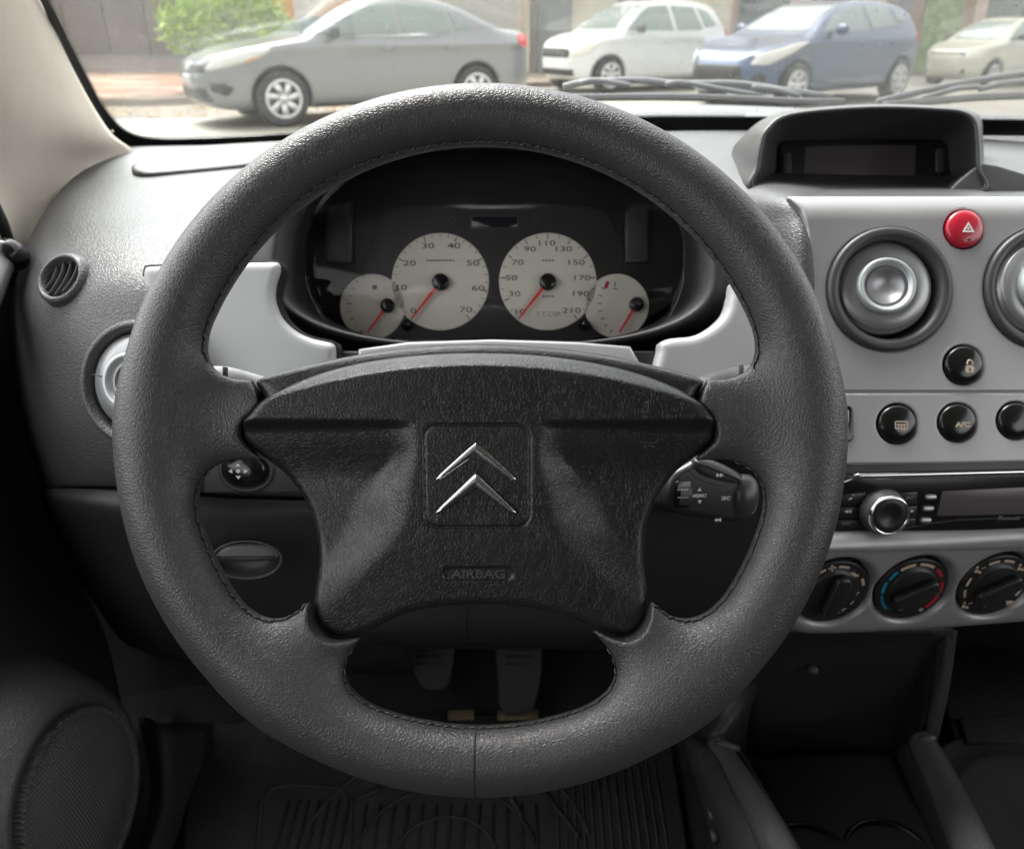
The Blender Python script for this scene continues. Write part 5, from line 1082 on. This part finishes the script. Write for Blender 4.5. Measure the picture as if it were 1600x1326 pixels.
for x, wd in ((10.4, 1.0), (13.6, 3.2), (17.6, 2.6)): wallbox('opening', x, x + wd, 25.72, 25.8, -.2, 2.3, M['glassd'] if x > 12 else M['greyd'], g7)
for x in (10.0, 13.2, 17.2): wallbox('pillar', x, x + .3, 25.6, 25.8, -.2, 6, M['pinkw'], g7)
wallbox('painted_panel', 11.8, 12.9, 25.7, 25.8, -.1, 2.6, mat('graffiti_panel', (.18, .26, .12), .7, var=.6, vscale=5), g7)
# ---------------------------------------------------------------- bush
bs = thing('bush', 'bright green leafy bush growing in front of the brown gate', 'bush', (-4.95, 14.9, .1))
lv, lf = [], []
blobs = [(-.25, 0, 1.12, .58), (.35, .1, 1.1, .55), (.75, .1, 1.15, .48), (0, .1, 1.5, .55), (.5, 0, 1.55, .5), (-.6, 0, .98, .38), (.1, 0, .85, .45), (.95, 0, 1.0, .3)]
for bx_, by_, bz_, br_ in blobs:
    for i in range(620):
        d = RNG.normal(size=3); d /= np.linalg.norm(d); r = br_ * (RNG.uniform(.35, 1.12)); c = np.array([bx_, by_, bz_]) + d * r * np.array([1, 1, .95])
        n_ = RNG.normal(size=3) + d; n_ /= np.linalg.norm(n_); t = np.cross(n_, RNG.normal(size=3)); t /= np.linalg.norm(t); b2 = np.cross(n_, t); s_ = RNG.uniform(.035, .075); o = len(lv)
        lv += [c + t * s_, c + b2 * s_ * .5 + n_ * .01, c - t * s_, c - b2 * s_ * .5 + n_ * .01]; lf.append([o, o + 1, o + 2, o + 3])
M['leaf'] = mat('leaf_green', (.34, .50, .05), .5, var=.6, vscale=4)
lv = np.array(lv) + np.array([-4.95, 14.9, .1]); mesh('leaves', lv, lf, M['leaf'], bs, smooth=False, kind='stuff')
st_ = []
for i in range(6):
    a = i * 1.05; st_.append(tube([np.array([-5.2, 14.9, 0]), np.array([-5.2 + .15 * math.cos(a), 14.9 + .15 * math.sin(a), .5]), np.array([-5.1 + .5 * math.cos(a), 14.9 + .4 * math.sin(a), 1.2])], .025, 6, True, [1, .8, .3]))
v, f = join(st_); mesh('stems', v, f, mat('bark', (.12, .08, .05), .9), bs)
# ---------------------------------------------------------------- parked cars
M['tyre'] = mat('tyre_rubber', (.035, .035, .035), .8); M['alloy'] = mat('alloy', (.62, .61, .6), .3, .6); M['carglass'] = mat('car_glass', (.17, .21, .195), .06, coat=.5)
M['trimblack'] = mat('black_trim', (.02, .02, .02), .5); M['hl'] = mat('headlight_glass', (.72, .70, .64), .1, .2, coat=1); M['tl'] = mat('red_lamp', (.6, .02, .03), .2, coat=.6); M['amber'] = mat('amber_lamp', (.8, .3, .08), .2)
M['platew'] = mat('number_plate', (.55, .55, .55), .4)
CARG = 'cars parked along the far side of the street'
def car(name, lab, loc, ang, paint, side, wid, wheels, R, windows, hl, tl, extra, bonnet_taper=.42, roof_in=.30, belt=.95, cell=.034):
    """front faces local -X; side: profile polygon (x, z)"""
    root = thing(name, lab, 'car', loc, CARG, rotz=ang); W2 = wid / 2; S = np.array(side, float); S = cr_eval(np.c_[S, S[:, 0] * 0], 4, True)[:, :2]
    xm, xM = S[:, 0].min(), S[:, 0].max()
    SG_ = Grid2((xm - .3, -.1), (xM + .3, 1.8), .02, lambda X, Y: sd_poly(S, X, Y))
    def body(x, y, z, infl=0.0, arches=True):
        x = x + 0 * z; y = np.abs(y) + 0 * z; z = z + 0 * x
        o = SG_(x, z)
        hw = W2 - .02 - .03 * np.clip((.55 - z) / .3, 0, 1) ** 2 - roof_in * np.clip((z - belt) / .5, 0, 1.3) ** 1.15 + .012 * np.exp(-((z - belt + .05) / .05) ** 2)
        cf = np.clip((xm + .95 - x) / .95, 0, 1); cb = np.clip((x - xM + .8) / .8, 0, 1); hw = hw - bonnet_taper * cf ** 2.6 - .28 * cb ** 2.6
        d = smax(o, (y - hw) * .9, .13)
        if arches:
            for wx in wheels:
                r = np.sqrt((x - wx) ** 2 + (z - R) ** 2); c = np.maximum(r - R * 1.13, .62 - y); d = smax(d, -c, .02)
                lipd = np.maximum(np.abs(r - R * 1.2) - .03, 0)
        return d - infl
    v, f = solid(lambda x, y, z: body(x, y, z), (xm - .08, -W2 - .08, .05), (xM + .08, W2 + .08, 1.68), cell, 2)
    mesh('body', v, f, paint, root, local=True)
    def panel(nm, P, infl, m, face='side', lo=None, hi=None, cell2=.025, sm=0, label=None, side_=-1, par=None):
        P = np.array(P, float); P = cr_eval(np.c_[P, P[:, 0] * 0], sm, True)[:, :2] if sm else P
        if face == 'side':
            fn = lambda x, y, z: np.maximum(np.maximum(body(x, y, z, infl, False), sd_poly(P, x + 0 * z, z + 0 * x) + 0 * y), .32 - y * side_)
            l0 = (P[:, 0].min() - .05, min(.3 * side_, side_ * (W2 + .06)), P[:, 1].min() - .05); h0 = (P[:, 0].max() + .05, max(.3 * side_, side_ * (W2 + .06)), P[:, 1].max() + .05)
        else:   # front/back: polygon in (y, z), limited by x range
            x0, x1 = lo, hi
            fn = lambda x, y, z: np.maximum(np.maximum(body(x, y, z, infl, False), sd_poly(P, y + 0 * z, z + 0 * y) + 0 * x), np.maximum(x0 - x, x - x1))
            l0 = (x0 - .05, P[:, 0].min() - .05, P[:, 1].min() - .05); h0 = (x1 + .05, P[:, 0].max() + .05, P[:, 1].max() + .05)
        v, f = solid(fn, l0, h0, cell2, 1)
        if len(f): return mesh(nm, v, f, m, par or root, local=True, label=label)
    for P in windows['side']:
        for s_ in (-1, 1): panel('side_window', P, .008, M['carglass'], side_=s_)
    P, lo, hi = windows['front']; panel('windscreen', P, .008, M['carglass'], 'front', lo, hi, .04)
    P, lo, hi = windows['back']; panel('rear_window', P, .008, M['carglass'], 'front', lo, hi, .04)
    for s_ in (-1, 1):
        panel('headlight', hl, .012, M['hl'], side_=s_); panel('rear_light', tl, .012, M['tl'], side_=s_)
    for e in extra: 
        for s_ in ((-1, 1) if e.get('face', 'side') == 'side' else (1,)): panel(e['n'], e['P'], e.get('i', .006), M[e['m']], e.get('face', 'side'), e.get('lo'), e.get('hi'), side_=s_)
    for wx in wheels:
        for s_ in (-1, 1):
            fr = Frame((wx, s_ * (W2 - .12), R), (-s_ * 1., 0, 0) if 0 else (1 * -s_ * -1., 0, 0), (0, 0, 1), 1.)
            if fr.W[1] * s_ < 0: fr = Frame((wx, s_ * (W2 - .12), R), (-fr.U[0], 0, 0), (0, 0, 1), 1.)
            v, f = lathe(fr, [(R * .66, .085), (R * .72, .10), (R * .92, .10), (R * .985, .08), (R, .05), (R, -.06), (R * .95, -.10), (R * .6, -.10)], 36, True, True); ty = mesh('wheel', v, f, M['tyre'], root, local=True)
            v, f = lathe(fr, [(R * .69, .10), (R * .69, .112), (R * .63, .112), (R * .60, .09), (R * .60, .05), (.02, .05)], 36, False, True); rm = mesh('rim', v, f, M['trimblack'] if False else M['greyd'], ty, local=True)
            sp_ = [lathe(fr, [(R * .70, .095), (R * .70, .116), (R * .61, .116), (R * .60, .095)], 36), lathe(fr, [(R * .16, .06), (R * .16, .115), (.01, .12)], 16)]
            ns = 7
            for k in range(ns):
                a = k * 2 * math.pi / ns; c1, s1 = math.cos(a), math.sin(a); tw = .25
                q = [(.05, -.03), (.05, .03), (R * .62, .055), (R * .62, -.02)]; q = [(x * math.cos(a + tw * x / R) - y * math.sin(a + tw * x / R), x * math.sin(a + tw * x / R) + y * math.cos(a + tw * x / R)) for x, y in q]; sp_.append(poly(fr, q, .085, .025))
            v, f = join(sp_); mesh('spokes', v, f, M['alloy'], ty, local=True)
    for s_ in (-1, 1):
        mx_ = windows['mirror']; a = np.arange(20) / 20 * 2 * np.pi; lp = []
        for t, k in ((0, .3), (.03, .8), (.08, 1), (.15, 1), (.20, .85), (.22, .3)): lp.append(np.stack([mx_[0] + np.cos(a) * .055 * k, np.full(20, s_ * (W2 - .04 + t)), mx_[1] + np.sin(a) * .075 * k], 1))
        v, f = loft(lp, True, True); mesh('mirror', v, f, M['trimblack'] if windows.get('mb') else paint, root, local=True)
        for hx in windows['handles']:
            v, f = tube([(hx - .09, s_ * (W2 - .01), belt - .09), (hx, s_ * (W2 + .025), belt - .085), (hx + .09, s_ * (W2 - .01), belt - .09)], .014, 8); mesh('door_handle', v, f, paint, root, local=True)
    return root
def paint(n, c, me=.5, r=.3): return mat(n, c, r, me, coat=.7)
# grey saloon
sA = [(-2.30, .30), (-2.34, .50), (-2.30, .66), (-2.18, .78), (-1.80, .89), (-1.20, .99), (-1.02, 1.03), (-.55, 1.28), (-.18, 1.43), (.3, 1.49), (.75, 1.47), (1.15, 1.37), (1.60, 1.17), (1.85, 1.10), (2.2, 1.07), (2.30, .95), (2.32, .60), (2.26, .32), (1.7, .22), (-1.6, .20), (-2.1, .22)]
car('parked_car', 'silver grey saloon parked at the left with shiny alloy wheels', (-2.05, 12.05, 0), R_(31), paint('grey_paint', (.22, .22, .225)), sA, 1.79, (-1.40, 1.31), .325,
    dict(side=[[(-.98, 1.02), (-.45, 1.26), (-.12, 1.38), (.18, 1.40), (.18, 1.03)], [(.24, 1.03), (.24, 1.40), (.7, 1.38), (.95, 1.30), (.95, 1.04)], [(1.0, 1.05), (1.0, 1.28), (1.30, 1.13), (1.25, 1.06)]], front=([(-.60, 1.03), (.60, 1.03), (.50, 1.42), (-.50, 1.42)], -1.2, -.1), back=([(-.55, 1.13), (.55, 1.13), (.45, 1.42), (-.45, 1.42)], .9, 1.8), mirror=(-.72, 1.06), mb=True, handles=(.02, .92)),
    [(-2.24, .66), (-2.12, .78), (-1.72, .885), (-1.45, .90), (-1.60, .80), (-1.95, .70), (-2.15, .65)], [(2.02, .92), (2.0, 1.02), (2.25, 1.02), (2.34, .86), (2.1, .86)],
    [dict(n='fog_lamp_recess', P=[(-2.2, .42), (-2.02, .36), (-1.95, .46), (-2.05, .52), (-2.2, .52)], m='trimblack', i=.008), dict(n='lower_grille', P=[(-.6, .30), (.6, .30), (.55, .46), (-.55, .46)], m='trimblack', face='front', lo=-2.4, hi=-2.0, i=.008), dict(n='upper_grille', P=[(-.55, .62), (.55, .62), (.62, .72), (-.62, .72)], m='trimblack', face='front', lo=-2.4, hi=-2.1, i=.008),
     dict(n='grille_badge', P=[(-.09, .63), (.09, .63), (.09, .73), (-.09, .73)], m='alloy', face='front', lo=-2.4, hi=-2.1, i=.03),
     dict(n='number_plate', P=[(-.22, .49), (.22, .49), (.22, .60), (-.22, .60)], m='platew', face='front', lo=-2.4, hi=-2.1, i=.016), dict(n='turn_lamp', P=[(-1.82, .76), (-1.62, .82), (-1.6, .80), (-1.8, .73)], m='amber', i=.016), dict(n='chrome_trim', P=[(-1.0, .995), (1.2, 1.025), (1.2, 1.045), (-1.0, 1.015)], m='alloy', i=.014), dict(n='sill', P=[(-1.0, .20), (.95, .20), (.95, .27), (-1.0, .27)], m='trimblack', i=.006),
     dict(n='door_gap', P=[(.205, .30), (.215, .30), (.215, 1.02), (.205, 1.02)], m='trimblack', i=.002), dict(n='door_gap', P=[(-.93, .30), (-.92, .30), (-.92, .98), (-.93, .98)], m='trimblack', i=.002)])
# white hatchback
sB = [(-1.88, .30), (-1.92, .50), (-1.88, .70), (-1.74, .86), (-1.25, .99), (-.98, 1.04), (-.60, 1.32), (-.25, 1.50), (.3, 1.56), (.9, 1.55), (1.45, 1.45), (1.70, 1.15), (1.88, .95), (1.92, .55), (1.85, .30), (1.3, .22), (-1.3, .20), (-1.7, .22)]
wB = dict(side=[[(-.85, 1.05), (-.45, 1.32), (-.15, 1.45), (.28, 1.46), (.28, 1.03)], [(.36, 1.03), (.36, 1.46), (.92, 1.44), (1.02, 1.06)], [(1.08, 1.08), (1.0, 1.42), (1.25, 1.36), (1.42, 1.12)]], front=([(-.60, 1.05), (.60, 1.05), (.48, 1.47), (-.48, 1.47)], -1.1, -.1), back=([(-.5, 1.1), (.5, 1.1), (.42, 1.42), (-.42, 1.42)], 1.2, 1.9), mirror=(-.62, 1.08), mb=True, handles=(.1, .98))
exB = [dict(n='upper_grille', P=[(-.42, .60), (.42, .60), (.46, .76), (-.46, .76)], m='trimblack', face='front', lo=-2, hi=-1.7, i=.008), dict(n='lower_grille', P=[(-.5, .30), (.5, .30), (.5, .42), (-.5, .42)], m='trimblack', face='front', lo=-2, hi=-1.7, i=.008), dict(n='door_gap', P=[(.315, .30), (.325, .30), (.325, 1.02), (.315, 1.02)], m='trimblack', i=.002)]
car('parked_car', 'white hatchback parked behind the blue car with a dark windscreen', (2.4, 17.2, 0), R_(31), paint('white_paint', (.62, .62, .60), 0, .3), sB, 1.66, (-1.18, 1.22), .31, wB,
    [(-1.84, .62), (-1.86, .74), (-1.66, .87), (-1.42, .86), (-1.55, .70), (-1.75, .62)], [(1.68, .85), (1.62, 1.08), (1.78, 1.04), (1.92, .85)], exB)
# blue hatchback
sC = [(-1.98, .28), (-2.03, .48), (-1.98, .66), (-1.82, .80), (-1.35, .94), (-.95, 1.02), (-.50, 1.28), (-.05, 1.45), (.45, 1.50), (1.0, 1.48), (1.55, 1.38), (1.82, 1.12), (1.96, .92), (2.0, .55), (1.92, .30), (1.4, .22), (-1.4, .20), (-1.8, .21)]
KX = 1.12
sC = [(x * KX, z) for x, z in sC]
wC = dict(side=[[(-.80, 1.03), (-.35, 1.29), (0, 1.39), (.30, 1.41), (.30, 1.05)], [(.37, 1.06), (.37, 1.41), (.95, 1.39), (1.08, 1.12)], [(1.14, 1.14), (1.02, 1.37), (1.25, 1.32), (1.45, 1.18)]], front=([(-.62, 1.03), (.62, 1.03), (.5, 1.42), (-.5, 1.42)], -1.1, 0), back=([(-.5, 1.1), (.5, 1.1), (.42, 1.36), (-.42, 1.36)], 1.3, 2.0), mirror=(-.55, 1.08), handles=(.15, 1.0))
exC = [dict(n='upper_grille', P=[(-.5, .34), (.5, .34), (.42, .62), (-.42, .62)], m='trimblack', face='front', lo=-2.1, hi=-1.8, i=.008), dict(n='fog_lamp_recess', P=[(-1.93, .40), (-1.78, .34), (-1.72, .46), (-1.85, .54)], m='trimblack', i=.008), dict(n='door_gap', P=[(.33, .30), (.34, .30), (.34, 1.04), (.33, 1.04)], m='trimblack', i=.002), dict(n='lower_crease', P=[(-.9, .50), (1.1, .56), (1.1, .575), (-.9, .51)], m='trimblack', i=.003)]
wC['side'] = [[(x * KX, z) for x, z in q] for q in wC['side']]; wC['mirror'] = (-.60, 1.08); wC['front'] = (wC['front'][0], -1.25, 0); wC['back'] = (wC['back'][0], 1.5, 2.3)
for q in exC:
    if q.get('face') == 'front': q['lo'], q['hi'] = -2.4, -2.0
    else: q['P'] = [(x * KX, z) for x, z in q['P']]
car('parked_car', 'blue hatchback parked behind the wipers with large swept headlights', (4.85, 14.4, 0), R_(37), paint('blue_paint', (.06, .085, .15)), sC, 1.72, (-1.40, 1.42), .32, wC,
    [(x * KX, z) for x, z in [(-1.93, .62), (-1.86, .76), (-1.40, .90), (-1.10, .93), (-1.35, .80), (-1.75, .62)]], [(x * KX, z) for x, z in [(1.66, .88), (1.58, 1.02), (1.85, 1.05), (1.98, .84)]], exC)
# cream saloon far right
car('parked_car', 'small cream saloon parked furthest away at the right edge', (12.0, 21.8, -.2), R_(30), paint('cream_paint', (.52, .50, .42), 0, .35), [(p[0] * 1.08, p[1] * .96) for p in sB], 1.64, (-1.24, 1.28), .30,
    {**wB, 'side': [[(x * 1.08, z * .96) for x, z in q] for q in wB['side']], 'front': ([(-.60, 1.0), (.60, 1.0), (.48, 1.42), (-.48, 1.42)], -1.2, -.1)},
    [(-1.98, .58), (-2.0, .70), (-1.80, .80), (-1.6, .78), (-1.7, .62), (-1.9, .58)], [(1.78, .82), (1.74, 1.0), (1.9, .98), (2.05, .82)], exB[:2])
